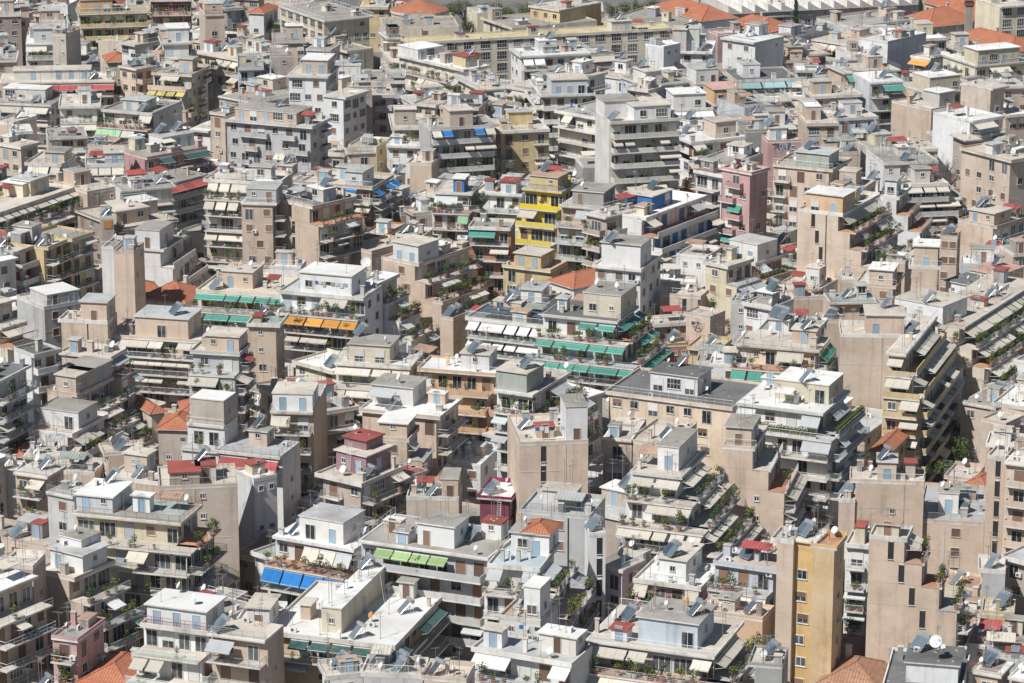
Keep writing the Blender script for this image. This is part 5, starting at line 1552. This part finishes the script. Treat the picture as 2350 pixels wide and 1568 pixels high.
# ladders
def ladder(loc, rz, H, lean, label):
    r = empty('ladder', loc, rz); tag(r, label, 'ladder')
    m = MB()
    for s in (-.25, .25): m.bar((s, 0, 0), (s, lean, H), .035, M_RAILW)
    obj('rail', m.mesh('rail'), r)
    m = MB(); n = int(H / .3)
    for i in range(1, n): m.bar((-.25, lean * i / n, H * i / n), (.25, lean * i / n, H * i / n), .022, M_RAILW)
    obj('rungs', m.mesh('rungs'), r)
b = BYREF['tan block with mauve roof house']; h = unproj(798, 1085, b.zt); ladder((h.x, h.y, b.zt - .1), yaw, 4.6, 1.2, 'steep metal ladder against the mauve roof house')
b = BYREF['magenta roof house with white ladder']; ladder(world(b, b.w * .7, -1.0, b.zt - 3.4), math.atan2(b.u.y, b.u.x), 4.0, .8, 'white ladder against the magenta roof house')
b = BYREF['yellow block with broad cream roof']; h = unproj(885, 1385, b.zt); ladder((h.x, h.y, b.zt), R(60), 4.6, .8, 'grey ladder against the long cream roof hut')

# ------------------------------------------------------------------ ground and street
def ground_mat(name, c0, c1):
    m, nt, p = newmat(name); v, _ = coords(nt, shift=False)
    c = mixrgb(nt, 'MIX', ramp(nt, noise(nt, v, .08, 6), .35, .7), c0, c1); c = mixrgb(nt, 'MULTIPLY', ramp(nt, noise(nt, v, 2, 3), .4, .7, 0, .4), c, (.6, .6, .6))
    nt.links.new(c, p.inputs['Base Color']); p.inputs['Roughness'].default_value = .95
    return m
m = MB(); m.face([(-515, -8, 0), (515, -8, 0), (515, 1495, 0), (-515, 1495, 0)], ground_mat('courtyard paving', (.13, .12, .11), (.22, .20, .18)))
o = obj('ground', m.mesh('ground')); o['kind'] = 'structure'
MROAD = ground_mat('asphalt', (.04, .04, .042), (.065, .063, .06)); MPAVE = ground_mat('pavement slabs', (.25, .24, .22), (.33, .31, .28))
m = MB(); mp = MB()
for i in range(3):
    a, c = STREET[i], STREET[i + 1]; d = (c - a).normalized(); s = Vector((-d.y, d.x, 0))
    a, c = a - d * 3, c + d * 3
    z = Vector((0, 0, .006 + .004 * i))
    m.face([a - s * 3.5 + z, a + s * 3.5 + z, c + s * 3.5 + z, c - s * 3.5 + z], MROAD)
    for q in (-1, 1):
        e0, e1 = s * q * 3.5, s * q * 5.4
        k = Vector((0, 0, .13 + .003 * i)); P8 = [a + e0, a + e1, c + e1, c + e0]
        mp.face([p + k for p in (P8 if q < 0 else P8[::-1])][::1], MPAVE); mp.face([a + e0, c + e0, c + e0 + k, a + e0 + k], MPAVE)
o = obj('road', m.mesh('road')); o['kind'] = 'structure'
o = obj('pavement', mp.mesh('pavement')); o['kind'] = 'structure'

# ------------------------------------------------------------------ air
hm = bpy.data.materials.new('thin city haze'); hm.use_nodes = True; hn = hm.node_tree
hn.nodes.remove(hn.nodes['Principled BSDF']); pv = hn.nodes.new('ShaderNodeVolumePrincipled')
pv.inputs['Color'].default_value = (.80, .87, 1.0, 1); pv.inputs['Density'].default_value = .00004; pv.inputs['Anisotropy'].default_value = .2
hn.links.new(pv.outputs[0], hn.nodes['Material Output'].inputs['Volume'])
m = MB(); m.box(-520, 520, -12, 1500, -1, 175, hm)
o = obj('haze', m.mesh('haze')); o['kind'] = 'stuff'
# ------------------------------------------------------------------ light
EL = R(51); SH = Vector((-.72, -.69, 0)).normalized()
sd = SH * math.cos(EL) + Vector((0, 0, math.sin(EL)))
sun = bpy.data.lights.new('sun', 'SUN'); sun.energy = 5.0; sun.angle = R(.53); sun.color = (1.0, .985, .95)
so = obj('sun', sun, None, (0, 0, 400)); so.rotation_euler = (-sd).to_track_quat('-Z', 'Y').to_euler()
w = bpy.data.worlds.new('World'); scene.world = w; w.use_nodes = True
nt = w.node_tree; bg = nt.nodes['Background']; sky = nt.nodes.new('ShaderNodeTexSky'); sky.sky_type = 'NISHITA'; sky.sun_disc = False
sky.sun_elevation = EL; sky.sun_rotation = math.atan2(SH.x, SH.y); sky.air_density = 1.0; sky.dust_density = .2
nt.links.new(sky.outputs[0], bg.inputs[0]); bg.inputs[1].default_value = .055
scene.view_settings.view_transform = 'Standard'; scene.view_settings.look = 'None'; scene.view_settings.exposure = 0.1; scene.view_settings.gamma = 1.0
scene.cycles.max_bounces = 5; scene.cycles.diffuse_bounces = 3
